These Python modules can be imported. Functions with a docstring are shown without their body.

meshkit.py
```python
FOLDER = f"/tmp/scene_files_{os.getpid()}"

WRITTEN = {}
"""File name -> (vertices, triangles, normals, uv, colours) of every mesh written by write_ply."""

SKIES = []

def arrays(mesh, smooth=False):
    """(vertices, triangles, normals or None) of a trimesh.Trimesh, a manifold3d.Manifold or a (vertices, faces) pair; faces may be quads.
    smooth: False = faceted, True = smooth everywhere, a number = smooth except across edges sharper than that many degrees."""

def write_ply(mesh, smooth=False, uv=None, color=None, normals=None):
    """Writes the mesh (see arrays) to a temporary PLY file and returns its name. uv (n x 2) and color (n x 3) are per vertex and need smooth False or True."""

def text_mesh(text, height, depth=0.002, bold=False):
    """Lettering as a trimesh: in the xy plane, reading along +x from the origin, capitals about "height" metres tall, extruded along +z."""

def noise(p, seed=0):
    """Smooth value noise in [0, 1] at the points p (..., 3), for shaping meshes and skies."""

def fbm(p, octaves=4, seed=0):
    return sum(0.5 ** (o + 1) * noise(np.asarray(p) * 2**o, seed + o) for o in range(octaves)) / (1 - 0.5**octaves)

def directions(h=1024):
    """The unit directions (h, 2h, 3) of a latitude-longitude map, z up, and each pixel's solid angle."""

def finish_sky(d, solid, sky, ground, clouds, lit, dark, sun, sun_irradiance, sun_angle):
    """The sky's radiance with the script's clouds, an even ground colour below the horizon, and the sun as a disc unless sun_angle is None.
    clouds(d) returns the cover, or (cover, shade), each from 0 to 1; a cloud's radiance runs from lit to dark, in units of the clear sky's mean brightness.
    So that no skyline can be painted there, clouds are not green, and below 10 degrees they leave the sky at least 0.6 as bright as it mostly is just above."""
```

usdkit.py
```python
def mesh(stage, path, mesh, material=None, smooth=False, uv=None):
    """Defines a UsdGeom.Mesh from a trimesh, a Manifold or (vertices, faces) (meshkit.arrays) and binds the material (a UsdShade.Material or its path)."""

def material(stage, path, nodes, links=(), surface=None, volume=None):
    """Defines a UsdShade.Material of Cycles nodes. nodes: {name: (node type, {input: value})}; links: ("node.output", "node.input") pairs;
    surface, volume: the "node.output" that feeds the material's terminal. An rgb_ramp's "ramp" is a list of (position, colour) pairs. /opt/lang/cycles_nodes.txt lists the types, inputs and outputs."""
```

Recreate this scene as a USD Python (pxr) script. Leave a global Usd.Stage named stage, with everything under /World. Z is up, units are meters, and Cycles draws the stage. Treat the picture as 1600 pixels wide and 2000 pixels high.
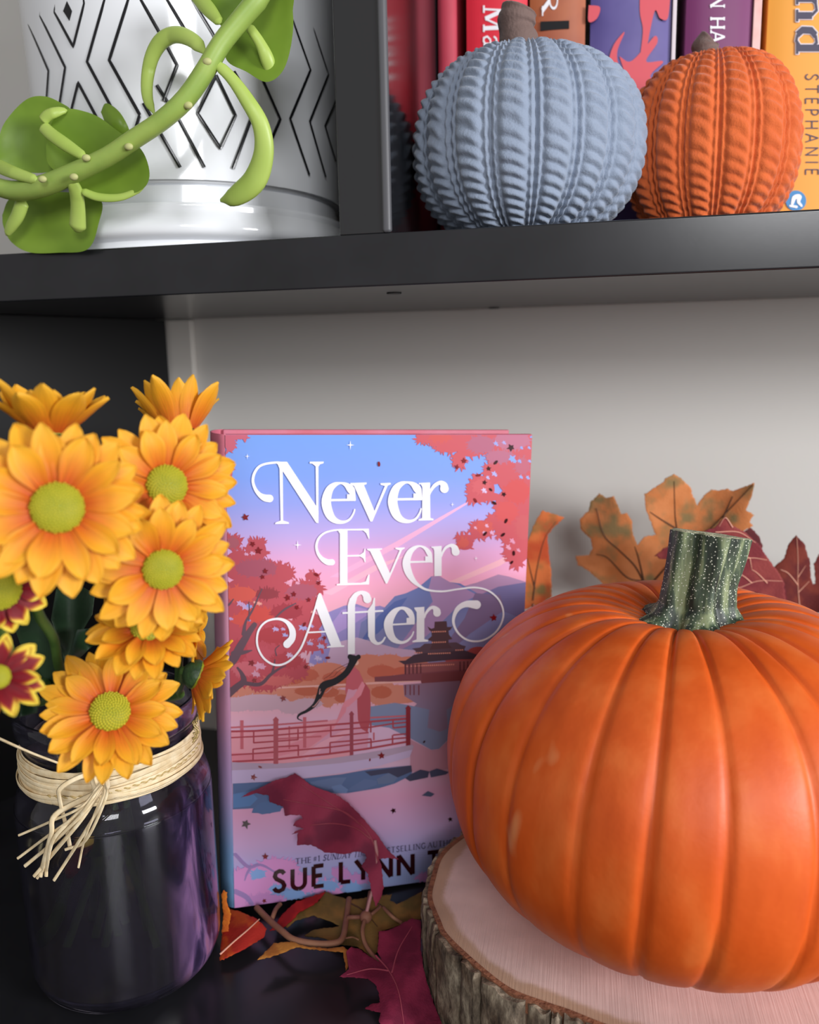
import math, random
import numpy as np, trimesh, usdkit, meshkit
import manifold3d as m3
from pxr import Usd, UsdGeom, UsdLux, UsdShade, Gf, Sdf, Vt
from shapely.geometry import Polygon, Point, LineString, MultiPoint, box as sbox
from shapely.ops import unary_union
from shapely import affinity
from scipy.spatial import Delaunay, cKDTree

random.seed(7)
RNG = np.random.default_rng(7)
stage = Usd.Stage.CreateInMemory()
UsdGeom.SetStageUpAxis(stage, 'Z')
UsdGeom.SetStageMetersPerUnit(stage, 1.0)
UsdGeom.Xform.Define(stage, '/World')
stage.SetDefaultPrim(stage.GetPrimAtPath('/World'))
UsdGeom.Scope.Define(stage, '/World/Looks')

# ------------------------------------------------------------------ camera
F, W, H = 1602.0, 1600, 2000
EYE = np.array([0.0, 0.0, 0.2735])
PITCH, YAW, ROLL = np.radians([10.0, 12.2, 1.15])
_f = np.array([-math.sin(YAW) * math.cos(PITCH), math.cos(YAW) * math.cos(PITCH), -math.sin(PITCH)])
_r = np.array([math.cos(YAW), math.sin(YAW), 0.0])
_u = np.cross(_r, _f)
_c, _s = math.cos(ROLL), math.sin(ROLL)
CR, CU, CF = _c * _r - _s * _u, _s * _r + _c * _u, _f
cam = UsdGeom.Camera.Define(stage, '/World/camera')
M = np.eye(4)
M[0, :3], M[1, :3], M[2, :3], M[3, :3] = CR, CU, -CF, EYE
cam.AddTransformOp().Set(Gf.Matrix4d(*M.ravel().tolist()))
cam.CreateHorizontalApertureAttr(36.0)
cam.CreateVerticalApertureAttr(45.0)
cam.CreateFocalLengthAttr(36.0 * F / W)
cam.CreateFStopAttr(36.0 * F / W / 3.0)
cam.CreateFocusDistanceAttr(0.335)
cam.CreateClippingRangeAttr((0.02, 100.0))
cam.CreateExposureAttr(-0.93)

# ------------------------------------------------------------------ light: a window far to the right, and the soft light of the room
def look_at(prim, eye, target):
    eye, target = np.array(eye, float), np.array(target, float)
    z = eye - target
    z /= np.linalg.norm(z)
    x = np.cross([0, 0, 1.0], z)
    x /= np.linalg.norm(x)
    y = np.cross(z, x)
    m = np.eye(4)
    m[0, :3], m[1, :3], m[2, :3], m[3, :3] = x, y, z, eye
    UsdGeom.Xformable(prim).AddTransformOp().Set(Gf.Matrix4d(*m.ravel().tolist()))

dome = UsdLux.DomeLight.Define(stage, '/World/room_light')
dome.CreateIntensityAttr(0.20)
dome.CreateColorAttr(Gf.Vec3f(1.0, 0.97, 0.95))
# (azimuth from the viewer's side towards the right, rise, distance, width, height, strength)
for nm, az, rise, d, wx, wz, power in (('window_light', 61.0, 0.13, 1.35, 0.42, 0.32, 80.0), ('window_light_001', 18.0, 0.34, 1.9, 0.60, 0.55, 27.0)):
    a = math.radians(az)
    rl = UsdLux.RectLight.Define(stage, '/World/' + nm)
    rl.CreateWidthAttr(wx)
    rl.CreateHeightAttr(wz)
    rl.CreateIntensityAttr(power)
    rl.CreateColorAttr(Gf.Vec3f(0.97, 0.98, 1.0))
    c = np.array([-0.02, 0.42, 0.25])
    look_at(rl.GetPrim(), c + d * np.array([math.sin(a), -math.cos(a), rise]), c)

# ------------------------------------------------------------------ helpers
def ray(px, py):
    px, py = np.asarray(px, float), np.asarray(py, float)
    return CF + CR * ((px - W / 2) / F)[..., None] - CU * ((py - H / 2) / F)[..., None]

def AY(px, py, y):          # the place at depth y that is seen there
    d = ray(px, py)
    return EYE + d * (np.asarray(y, float) / d[..., 1])[..., None]

def AZ(px, py, z):
    d = ray(px, py)
    return EYE + d * ((np.asarray(z, float) - EYE[2]) / d[..., 2])[..., None]

def AD(px, py, depth):
    return EYE + ray(px, py) * np.asarray(depth, float)[..., None]

def unproj(p):
    d = np.asarray(p) - EYE
    return np.stack([W / 2 + F * (d @ CR) / (d @ CF), H / 2 - F * (d @ CU) / (d @ CF)], -1)

def lin(*c):
    c = np.array(c, float) / 255.0
    return tuple(np.where(c <= 0.04045, c / 12.92, ((c + 0.055) / 1.055) ** 2.4))

USED = {}
def numbered(parent, name):
    key = (parent, name)
    n = USED.get(key, 0)
    USED[key] = n + 1
    return f'{parent}/{name}' + (f'_{n:03d}' if n else '')

BASE = {}
def thing(name, label, cat, loc=(0, 0, 0), group=None):
    path = numbered('/World', name)
    x = UsdGeom.Xform.Define(stage, path)
    x.AddTranslateOp().Set(Gf.Vec3d(*map(float, loc)))
    keys(x.GetPrim(), label, cat, group)
    BASE[path] = np.array(loc, float)
    return path

def keys(p, label=None, cat=None, group=None, kind=None):
    for k, v in (('label', label), ('category', cat), ('group', group), ('kind', kind)):
        if v:
            p.SetCustomDataByKey(k, v)

def put(name, mesh, mat, parent='/World', smooth=40, uv=None, col=None, label=None, cat=None, group=None, kind=None):
    path = numbered(parent, name)
    v, f = (np.asarray(mesh[0], float), np.asarray(mesh[1])) if isinstance(mesh, (tuple, list)) else meshkit.arrays(mesh)[:2]
    if f.shape[1] == 4:
        f = np.vstack([f[:, [0, 1, 2]], f[:, [0, 2, 3]]])
    base = BASE.get(parent, np.zeros(3))
    BASE[path] = base
    if uv is not None or col is not None:
        smooth = True if smooth else False
    m = usdkit.mesh(stage, path, (v - base, f), '/World/Looks/' + mat, smooth=smooth, uv=uv)
    m.CreateDoubleSidedAttr(True)
    if col is not None:
        UsdGeom.PrimvarsAPI(m).CreatePrimvar('tint', Sdf.ValueTypeNames.Color3fArray, 'vertex').Set(Vt.Vec3fArray.FromNumpy(np.asarray(col, np.float32)))
    keys(m.GetPrim(), label, cat, group, kind)
    return path

def cat_(parts):
    vs, fs, n = [], [], 0
    for p in parts:
        v, f = (np.asarray(p[0]), np.asarray(p[1])) if isinstance(p, (tuple, list)) else meshkit.arrays(p)[:2]
        if f.shape[1] == 4:
            f = np.vstack([f[:, [0, 1, 2]], f[:, [0, 2, 3]]])
        vs.append(v), fs.append(f + n)
        n += len(v)
    return np.vstack(vs), np.vstack(fs)

def bbox(x0, x1, y0, y1, z0, z1, r=0.0008):
    """a box with rounded edges"""
    pts = [m3.Manifold.sphere(r, 12).translate((a, b, c)) for a in (x0 + r, x1 - r) for b in (y0 + r, y1 - r) for c in (z0 + r, z1 - r)]
    return m3.Manifold.batch_hull(pts)

def spline(p, n):
    p = np.asarray(p, float)
    if len(p) == 2:
        return p[0] + np.linspace(0, 1, n)[:, None] * (p[1] - p[0])
    q = np.vstack([2 * p[0] - p[1], p, 2 * p[-1] - p[-2]])
    t = np.linspace(0, len(p) - 1 - 1e-9, n)
    i = np.floor(t).astype(int)
    s = (t - i)[:, None]
    a, b, c, d = q[i], q[i + 1], q[i + 2], q[i + 3]
    return 0.5 * (2 * b + (c - a) * s + (2 * a - 5 * b + 4 * c - d) * s ** 2 + (3 * b - a - 3 * c + d) * s ** 3)

def frames(p):
    t = np.gradient(p, axis=0)
    t /= np.linalg.norm(t, axis=1, keepdims=True) + 1e-12
    a = np.zeros_like(p)
    x = np.cross(t[0], [0.3, 0.2, 0.93])
    for i in range(len(p)):
        x = x - t[i] * (x @ t[i])
        x /= np.linalg.norm(x) + 1e-12
        a[i] = x
    return t, a, np.cross(t, a)

def tube(p, r, sides=10, flat=1.0, up=None):
    """a closed tube along p; flat < 1 squeezes it to a ribbon"""
    p = np.asarray(p, float)
    r = np.broadcast_to(np.asarray(r, float), (len(p),))
    t, a, b = frames(p)
    if up is not None:
        a = np.cross(t, up)
        a /= np.linalg.norm(a, axis=1, keepdims=True) + 1e-12
        b = np.cross(t, a)
    th = np.arange(sides) * 2 * np.pi / sides
    v = p[:, None] + r[:, None, None] * (np.cos(th)[None, :, None] * a[:, None] + flat * np.sin(th)[None, :, None] * b[:, None])
    n = len(p)
    v = np.vstack([v.reshape(-1, 3), p[0], p[-1]])
    i, j = np.meshgrid(np.arange(n - 1), np.arange(sides), indexing='ij')
    q = np.stack([i * sides + j, i * sides + (j + 1) % sides, (i + 1) * sides + (j + 1) % sides, (i + 1) * sides + j], -1).reshape(-1, 4)
    f = [q[:, [0, 1, 2]], q[:, [0, 2, 3]]]
    k = np.arange(sides)
    f.append(np.stack([np.full(sides, n * sides), (k + 1) % sides, k], 1))
    f.append(np.stack([np.full(sides, n * sides + 1), (n - 1) * sides + k, (n - 1) * sides + (k + 1) % sides], 1))
    return v, np.vstack(f)

def lathe(prof, n=96, center=(0, 0, 0)):
    prof = np.asarray(prof, float)
    th = np.arange(n) * 2 * np.pi / n
    v = np.stack([prof[:, None, 0] * np.cos(th), prof[:, None, 0] * np.sin(th), np.repeat(prof[:, 1:2], n, 1)], -1)
    i, j = np.meshgrid(np.arange(len(prof) - 1), np.arange(n), indexing='ij')
    q = np.stack([i * n + j, i * n + (j + 1) % n, (i + 1) * n + (j + 1) % n, (i + 1) * n + j], -1).reshape(-1, 4)
    return v.reshape(-1, 3) + center, np.vstack([q[:, [0, 1, 2]], q[:, [0, 2, 3]]])

def fill2d(poly, step):
    """points and triangles of a polygon, with points inside it"""
    poly = poly.buffer(0)
    if poly.geom_type != 'Polygon':
        poly = max(poly.geoms, key=lambda g: g.area)
    rings = [poly.exterior, *poly.interiors]
    pts = []
    for r in rings:
        c = np.array(r.coords)
        seg = []
        for a, b in zip(c[:-1], c[1:]):
            k = max(1, int(round(np.hypot(*(b - a)) / step)))
            seg.append(a + (b - a) * (np.arange(k) / k)[:, None])
        pts.append(np.vstack(seg))
    x0, y0, x1, y1 = poly.bounds
    gx, gy = np.meshgrid(np.arange(x0, x1, step), np.arange(y0, y1, step * 0.87))
    gx = gx + (np.arange(len(gx)) % 2 * step / 2)[:, None]
    g = np.stack([gx.ravel(), gy.ravel()], 1)
    import shapely
    inner = poly.buffer(-step * 0.55)
    if not inner.is_empty:
        g = g[shapely.contains_xy(inner, g[:, 0], g[:, 1])]
        pts.append(g)
    p = np.vstack(pts)
    t = Delaunay(p).simplices
    c = p[t].mean(1)
    ar = np.cross(p[t[:, 1]] - p[t[:, 0]], p[t[:, 2]] - p[t[:, 0]])
    t = t[shapely.contains_xy(poly, c[:, 0], c[:, 1]) & (np.abs(ar) > 1e-9 * step)]
    ar = np.cross(p[t[:, 1]] - p[t[:, 0]], p[t[:, 2]] - p[t[:, 0]])
    t[ar < 0] = t[ar < 0][:, ::-1]
    return p, t

def solid(v, t, thick):
    """thickens a sheet"""
    n = np.zeros_like(v)
    fn = np.cross(v[t[:, 1]] - v[t[:, 0]], v[t[:, 2]] - v[t[:, 0]])
    for k in range(3):
        np.add.at(n, t[:, k], fn)
    n /= np.linalg.norm(n, axis=1, keepdims=True) + 1e-15
    m = len(v)
    e = np.vstack([t[:, [0, 1]], t[:, [1, 2]], t[:, [2, 0]]])
    key = set(map(tuple, e.tolist()))
    b = np.array([x for x in key if (x[1], x[0]) not in key])
    side = np.vstack([np.stack([b[:, 1], b[:, 0], b[:, 0] + m], 1), np.stack([b[:, 1], b[:, 0] + m, b[:, 1] + m], 1)])
    return np.vstack([v + n * thick / 2, v - n * thick / 2]), np.vstack([t, t[:, ::-1] + m, side])

# ------------------------------------------------------------------ materials
def mat(name, nodes, links, surface='p.BSDF'):
    usdkit.material(stage, '/World/Looks/' + name, nodes, links, surface=surface)
    return name

def plain(name, color, rough=0.5, spec=0.5, bump=None, var=None, sheen=0.0, coat=0.0, sub=0.0, translucent=0.0):
    """colour with a little noise of its own, optional fine bump. bump: (scale, strength, distance); var: (scale, second colour)"""
    nodes = {'p': ('principled_bsdf', {'base_color': color, 'roughness': rough, 'specular_ior_level': spec, 'sheen_weight': sheen, 'coat_weight': coat}),
             'tc': ('texture_coordinate', {})}
    links = []
    if sub:
        nodes['p'][1].update(subsurface_weight=sub, subsurface_radius=(1, 0.4, 0.2), subsurface_scale=0.002)
    if var:
        nodes['n'] = ('noise_texture', {'scale': var[0], 'detail': 4.0})
        nodes['r'] = ('rgb_ramp', {'ramp': [(0.3, color), (0.7, var[1])]})
        links += [('tc.object', 'n.vector'), ('n.fac', 'r.fac'), ('r.color', 'p.base_color')]
    if bump:
        nodes['bn'] = ('noise_texture', {'scale': bump[0], 'detail': 3.0})
        nodes['b'] = ('bump', {'strength': bump[1], 'distance': bump[2]})
        links += [('tc.object', 'bn.vector'), ('bn.fac', 'b.height'), ('b.normal', 'p.normal')]
    surf = 'p.BSDF'
    if translucent:
        nodes['tr'] = ('translucent_bsdf', {'color': color})
        nodes['mx'] = ('mix_closure', {'fac': translucent})
        links += [('p.BSDF', 'mx.closure1'), ('tr.BSDF', 'mx.closure2')]
        if var:
            links += [('r.color', 'tr.color')]
        surf = 'mx.closure'
    return mat(name, nodes, links, surf)

plain('wall_paint', lin(200, 197, 192), 0.75, 0.3, bump=(900.0, 0.12, 0.0006))
plain('trim_paint', lin(214, 210, 203), 0.5)
plain('black_laminate', lin(27, 27, 30), 0.23, 0.6, bump=(700.0, 0.02, 0.0002), var=(30.0, lin(36, 36, 40)))
plain('black_gloss', lin(30, 30, 33), 0.13, 1.0)
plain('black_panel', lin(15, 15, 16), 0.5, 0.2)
plain('black_edge', lin(86, 86, 90), 0.45, 0.5)
plain('dark_hole', lin(8, 8, 8), 0.6)
plain('white_ceramic', lin(238, 240, 244), 0.10, 0.5)
plain('black_glaze', lin(22, 22, 26), 0.2)
plain('paper', lin(235, 228, 214), 0.8)
plain('stem_green', lin(86, 120, 52), 0.5, var=(80.0, lin(58, 92, 40)))
plain('dark_leaf', lin(34, 62, 34), 0.5, var=(60.0, lin(24, 44, 28)), bump=(150.0, 0.3, 0.001))
plain('raffia', lin(244, 226, 190), 0.5, var=(300.0, lin(226, 200, 154)), bump=(500.0, 0.3, 0.0005))
plain('gold_wire', lin(196, 170, 110), 0.3, 0.9)
plain('twig', lin(164, 116, 86), 0.7, var=(60.0, lin(132, 82, 68)))

def attr_tint(name, rough=0.5, spec=0.4, coat=0.0, bump=None):
    nodes = {'p': ('principled_bsdf', {'roughness': rough, 'specular_ior_level': spec, 'coat_weight': coat}), 'a': ('attribute', {'attribute': 'tint'})}
    links = [('a.color', 'p.base_color')]
    if bump:
        nodes['tc'] = ('texture_coordinate', {})
        nodes['bn'] = ('noise_texture', {'scale': bump[0], 'detail': 3.0})
        nodes['b'] = ('bump', {'strength': bump[1], 'distance': bump[2]})
        links += [('tc.object', 'bn.vector'), ('bn.fac', 'b.height'), ('b.normal', 'p.normal')]
    return mat(name, nodes, links)

attr_tint('print_matt', 0.45, 0.35)
attr_tint('print_gloss', 0.15, 0.6)
attr_tint('leaf_cloth', 0.75, 0.25, bump=(900.0, 0.35, 0.0006))
plain('title_white', lin(248, 246, 252), 0.3, 0.5)
plain('foil_red', lin(128, 14, 26), 0.22, 0.8)
plain('foil_dark', lin(52, 12, 20), 0.2, 0.8)
plain('ink_blue', lin(78, 70, 110), 0.5)
plain('jacket_red', lin(196, 88, 104), 0.45, var=(40.0, lin(206, 120, 140)))
mat('page_edge', {'p': ('principled_bsdf', {'roughness': 0.7}), 'tc': ('texture_coordinate', {}), 'n': ('noise_texture', {'scale': 38.0, 'detail': 3.0}),
    'r': ('rgb_ramp', {'ramp': [(0.3, lin(150, 60, 70)), (0.42, lin(226, 160, 170)), (0.5, lin(190, 190, 240)), (0.6, lin(206, 206, 246)), (0.7, lin(230, 190, 180))]})},
    [('tc.object', 'n.vector'), ('n.fac', 'r.fac'), ('r.color', 'p.base_color')])

# cut wood: fine saw marks across the face
mat('cut_wood', {'p': ('principled_bsdf', {'roughness': 0.62, 'specular_ior_level': 0.35}), 'a': ('attribute', {'attribute': 'tint'}), 'tc': ('texture_coordinate', {}),
    'm': ('mapping', {'rotation': (0, 0, 0.95), 'scale': (1500.0, 36.0, 40.0)}), 'n': ('noise_texture', {'scale': 1.0, 'detail': 3.0}), 'n2': ('noise_texture', {'scale': 55.0, 'detail': 4.0}),
    'b': ('bump', {'strength': 0.35, 'distance': 0.0004}), 'r': ('rgb_ramp', {'ramp': [(0.35, (0.86, 0.86, 0.86)), (0.65, (1, 1, 1))]}), 'x': ('mix_color', {'blend_type': 'multiply', 'fac': 1.0})},
    [('a.color', 'x.a'), ('tc.object', 'm.vector'), ('m.vector', 'n.vector'), ('tc.object', 'n2.vector'), ('n2.fac', 'r.fac'), ('r.color', 'x.b'), ('x.result', 'p.base_color'), ('n.fac', 'b.height'), ('b.normal', 'p.normal')])
mat('bark', {'p': ('principled_bsdf', {'roughness': 0.85}), 'tc': ('texture_coordinate', {}), 'm': ('mapping', {'scale': (1.0, 1.0, 0.4)}), 'n': ('noise_texture', {'scale': 260.0, 'detail': 6.0, 'roughness': 0.65}), 'n2': ('noise_texture', {'scale': 60.0, 'detail': 3.0}),
    'r': ('rgb_ramp', {'ramp': [(0.3, lin(52, 42, 34)), (0.47, lin(116, 102, 86)), (0.6, lin(158, 144, 124)), (0.72, lin(190, 176, 152))]}), 'r2': ('rgb_ramp', {'ramp': [(0.35, lin(150, 110, 80)), (0.6, (1, 1, 1))]}), 'x': ('mix_color', {'blend_type': 'multiply', 'fac': 0.7}), 'b': ('bump', {'strength': 0.8, 'distance': 0.0012})},
    [('tc.object', 'm.vector'), ('m.vector', 'n.vector'), ('tc.object', 'n2.vector'), ('n.fac', 'r.fac'), ('n2.fac', 'r2.fac'), ('r.color', 'x.a'), ('r2.color', 'x.b'), ('x.result', 'p.base_color'), ('n.fac', 'b.height'), ('b.normal', 'p.normal')])
plain('inner_bark', lin(150, 98, 70), 0.8, bump=(500.0, 0.8, 0.001), var=(260.0, lin(110, 66, 46)))
mat('pumpkin_rind', {'p': ('principled_bsdf', {'roughness': 0.48, 'specular_ior_level': 0.4, 'coat_weight': 0.05, 'coat_roughness': 0.4}), 'tc': ('texture_coordinate', {}), 'm': ('mapping', {'scale': (1.0, 1.0, 0.45)}),
    'n': ('noise_texture', {'scale': 70.0, 'detail': 4.0}), 'r': ('rgb_ramp', {'ramp': [(0.32, lin(204, 80, 16)), (0.5, lin(214, 89, 24)), (0.68, lin(222, 104, 40))]}),
    'n2': ('noise_texture', {'scale': 46.0, 'detail': 2.0}), 'r2': ('rgb_ramp', {'ramp': [(0.70, (0, 0, 0)), (0.78, (1, 1, 1))]}), 'x': ('mix_color', {'b': lin(232, 150, 96)}), 'nb': ('noise_texture', {'scale': 420.0, 'detail': 2.0}), 'b': ('bump', {'strength': 0.12, 'distance': 0.0006})},
    [('tc.object', 'm.vector'), ('m.vector', 'n.vector'), ('n.fac', 'r.fac'), ('m.vector', 'n2.vector'), ('n2.fac', 'r2.fac'), ('r2.color', 'x.fac'), ('r.color', 'x.a'), ('x.result', 'p.base_color'), ('tc.object', 'nb.vector'), ('nb.fac', 'b.height'), ('b.normal', 'p.normal')])
mat('pumpkin_stem', {'p': ('principled_bsdf', {'roughness': 0.5}), 'tc': ('texture_coordinate', {}), 'm': ('mapping', {'scale': (1.0, 1.0, 0.12)}), 'n': ('noise_texture', {'scale': 240.0, 'detail': 3.0}),
    'r': ('rgb_ramp', {'ramp': [(0.36, lin(30, 40, 32)), (0.5, lin(66, 82, 62)), (0.64, lin(138, 150, 112))]}), 'v': ('voronoi_texture', {'scale': 900.0}), 'rv': ('rgb_ramp', {'ramp': [(0.0, (0.9, 0.9, 0.9)), (0.16, (0.8, 0.8, 0.8)), (0.3, (0, 0, 0))]}), 'x': ('mix_color', {'b': lin(222, 226, 208)}), 'b': ('bump', {'strength': 0.4, 'distance': 0.0006})},
    [('tc.object', 'm.vector'), ('m.vector', 'n.vector'), ('n.fac', 'r.fac'), ('tc.object', 'v.vector'), ('v.distance', 'rv.fac'), ('rv.color', 'x.fac'), ('r.color', 'x.a'), ('x.result', 'p.base_color'), ('n.fac', 'b.height'), ('b.normal', 'p.normal')])
plain('stem_cut', lin(206, 200, 170), 0.8, bump=(900.0, 0.8, 0.001), var=(300.0, lin(150, 150, 120)))
# jar: clear glass, a violet wash swirled over part of it
mat('jar_glass', {'g': ('principled_bsdf', {'base_color': lin(206, 204, 226), 'roughness': 0.02, 'transmission_weight': 1.0, 'ior': 1.45}), 'd': ('principled_bsdf', {'roughness': 0.12, 'specular_ior_level': 0.6}), 'tc': ('texture_coordinate', {}),
    'm': ('mapping', {'scale': (1.0, 1.0, 0.25)}), 'n': ('noise_texture', {'scale': 60.0, 'detail': 5.0, 'distortion': 1.6}), 'r': ('rgb_ramp', {'ramp': [(0.36, (0.45, 0.45, 0.45)), (0.5, (0.7, 0.7, 0.7)), (0.62, (1, 1, 1))]}),
    's': ('separate_xyz', {}), 'k': ('map_range', {'range_type': 'smoothstep', 'from_min': 0.0345, 'from_max': 0.0425, 'to_min': 0.13, 'to_max': 0.72, 'clamp': True}), 'k2': ('map_range', {'range_type': 'smoothstep', 'from_min': 0.033, 'from_max': 0.041, 'clamp': True}), 'mu': ('math', {'math_type': 'multiply'}),
    'c': ('rgb_ramp', {'ramp': [(0.36, lin(40, 36, 60)), (0.5, lin(78, 62, 104)), (0.6, lin(150, 112, 162)), (0.7, lin(176, 120, 150))]}), 'hz': ('mix_color', {'a': lin(74, 70, 88)}), 'x': ('mix_closure', {})},
    [('tc.object', 'm.vector'), ('m.vector', 'n.vector'), ('tc.object', 's.vector'), ('s.x', 'k.value'), ('s.x', 'k2.value'), ('k.result', 'mu.value1'), ('n.fac', 'r.fac'), ('r.color', 'mu.value2'), ('n.fac', 'c.fac'), ('k2.result', 'hz.fac'), ('c.color', 'hz.b'), ('hz.result', 'd.base_color'), ('mu.value', 'x.fac'), ('g.BSDF', 'x.closure1'), ('d.BSDF', 'x.closure2')], 'x.closure')
mat('jar_water', {'g': ('principled_bsdf', {'base_color': lin(156, 150, 96), 'roughness': 0.12, 'transmission_weight': 0.94, 'ior': 1.12})}, [], 'g.BSDF')
def petal_mat(name, ramp, edge):
    mat(name, {'p': ('principled_bsdf', {'roughness': 0.5, 'specular_ior_level': 0.3}), 'tr': ('translucent_bsdf', {}), 'mx': ('mix_closure', {'fac': 0.28}), 'u': ('uvmap', {'attribute': 'st'}), 's': ('separate_xyz', {}), 'oi': ('object_info', {}),
        'r': ('rgb_ramp', {'ramp': ramp}), 'mm': ('mapping', {'scale': (9.0, 0.8, 1.0)}), 'n': ('noise_texture', {'scale': 1.6, 'detail': 3.0}), 'h': ('hsv', {'hue': 0.5, 'saturation': 1.0}), 'mr': ('map_range', {'from_min': 0.25, 'from_max': 0.75, 'to_min': 0.82, 'to_max': 1.1}),
        'a1': ('math', {'math_type': 'subtract', 'value2': 0.5}), 'a2': ('math', {'math_type': 'absolute'}), 'a3': ('math', {'math_type': 'multiply', 'value2': edge}), 'a4': ('math', {'math_type': 'add'}), 'rr': ('math', {'math_type': 'multiply_add', 'value2': 0.14, 'value3': -0.07}), 'a5': ('math', {'math_type': 'add'}),
        'b': ('bump', {'strength': 0.25, 'distance': 0.0005})},
        [('u.UV', 's.vector'), ('s.x', 'a1.value1'), ('a1.value', 'a2.value1'), ('a2.value', 'a3.value1'), ('s.y', 'a4.value1'), ('a3.value', 'a4.value2'), ('oi.random', 'rr.value1'), ('a4.value', 'a5.value1'), ('rr.value', 'a5.value2'), ('a5.value', 'r.fac'),
         ('u.UV', 'mm.vector'), ('mm.vector', 'n.vector'), ('n.fac', 'mr.value'), ('mr.result', 'h.value'), ('r.color', 'h.color'), ('h.color', 'p.base_color'), ('h.color', 'tr.color'), ('n.fac', 'b.height'), ('b.normal', 'p.normal'), ('p.BSDF', 'mx.closure1'), ('tr.BSDF', 'mx.closure2')], 'mx.closure')
petal_mat('petal_orange', [(0.0, lin(208, 76, 26)), (0.2, lin(226, 108, 30)), (0.45, lin(238, 142, 32)), (0.75, lin(248, 178, 38)), (1.0, lin(250, 192, 56))], 0.25)
petal_mat('petal_red', [(0.0, lin(110, 12, 28)), (0.78, lin(140, 16, 30)), (0.92, lin(206, 120, 40)), (1.0, lin(240, 206, 60)), (1.0, lin(248, 222, 80))], 0.75)
plain('flower_disc', lin(140, 144, 24), 0.6)
plain('floret', lin(206, 194, 52), 0.5, var=(400.0, lin(184, 180, 40)))
plain('calyx', lin(52, 80, 40), 0.5, var=(300.0, lin(30, 52, 30)), bump=(500.0, 0.5, 0.001))
plain('vein_pale', lin(224, 164, 140), 0.6)
plain('vein_dark', lin(84, 54, 34), 0.7)
plain('vein_maroon', lin(156, 62, 80), 0.6)
plain('stalk_rose', lin(176, 120, 120), 0.5)
plain('soil', lin(50, 38, 30), 0.9)
plain('succulent_stem', lin(164, 188, 92), 0.45, var=(50.0, lin(140, 170, 78)), sub=0.1)
plain('succulent_leaf', lin(140, 172, 58), 0.42, var=(30.0, lin(112, 146, 44)), translucent=0.2)
plain('succulent_pale', lin(192, 214, 112), 0.4, var=(30.0, lin(172, 200, 88)), translucent=0.15)
plain('leaf_scar', lin(190, 192, 128), 0.6)
plain('spine_rose', lin(196, 62, 84), 0.55, var=(30.0, lin(180, 54, 74)))
plain('spine_red', lin(226, 40, 62), 0.4)
plain('spine_brown', lin(190, 108, 66), 0.45, var=(30.0, lin(160, 82, 58)))
plain('spine_violet', lin(82, 72, 138), 0.45, var=(22.0, lin(112, 100, 164)))
plain('spine_plum', lin(122, 50, 104), 0.45)
plain('spine_amber', lin(244, 166, 62), 0.5)
plain('spine_pale', lin(226, 214, 220), 0.5)
plain('spine_peach', lin(236, 170, 164), 0.5, var=(60.0, lin(240, 216, 210)))
plain('ink_navy', lin(66, 60, 84), 0.5)
plain('flame', lin(222, 84, 96), 0.45)
plain('logo_blue', lin(30, 130, 196), 0.4)
plain('knit_blue', lin(142, 153, 172), 0.85, 0.2, sheen=0.3, bump=(900.0, 0.4, 0.0008), var=(60.0, lin(136, 148, 168)))
plain('knit_rust', lin(214, 104, 52), 0.85, 0.2, sheen=0.3, bump=(900.0, 0.4, 0.0008), var=(60.0, lin(200, 92, 44)))
plain('stalk_brown', lin(112, 90, 84), 0.8, sheen=0.2, bump=(500.0, 0.5, 0.001))


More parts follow.
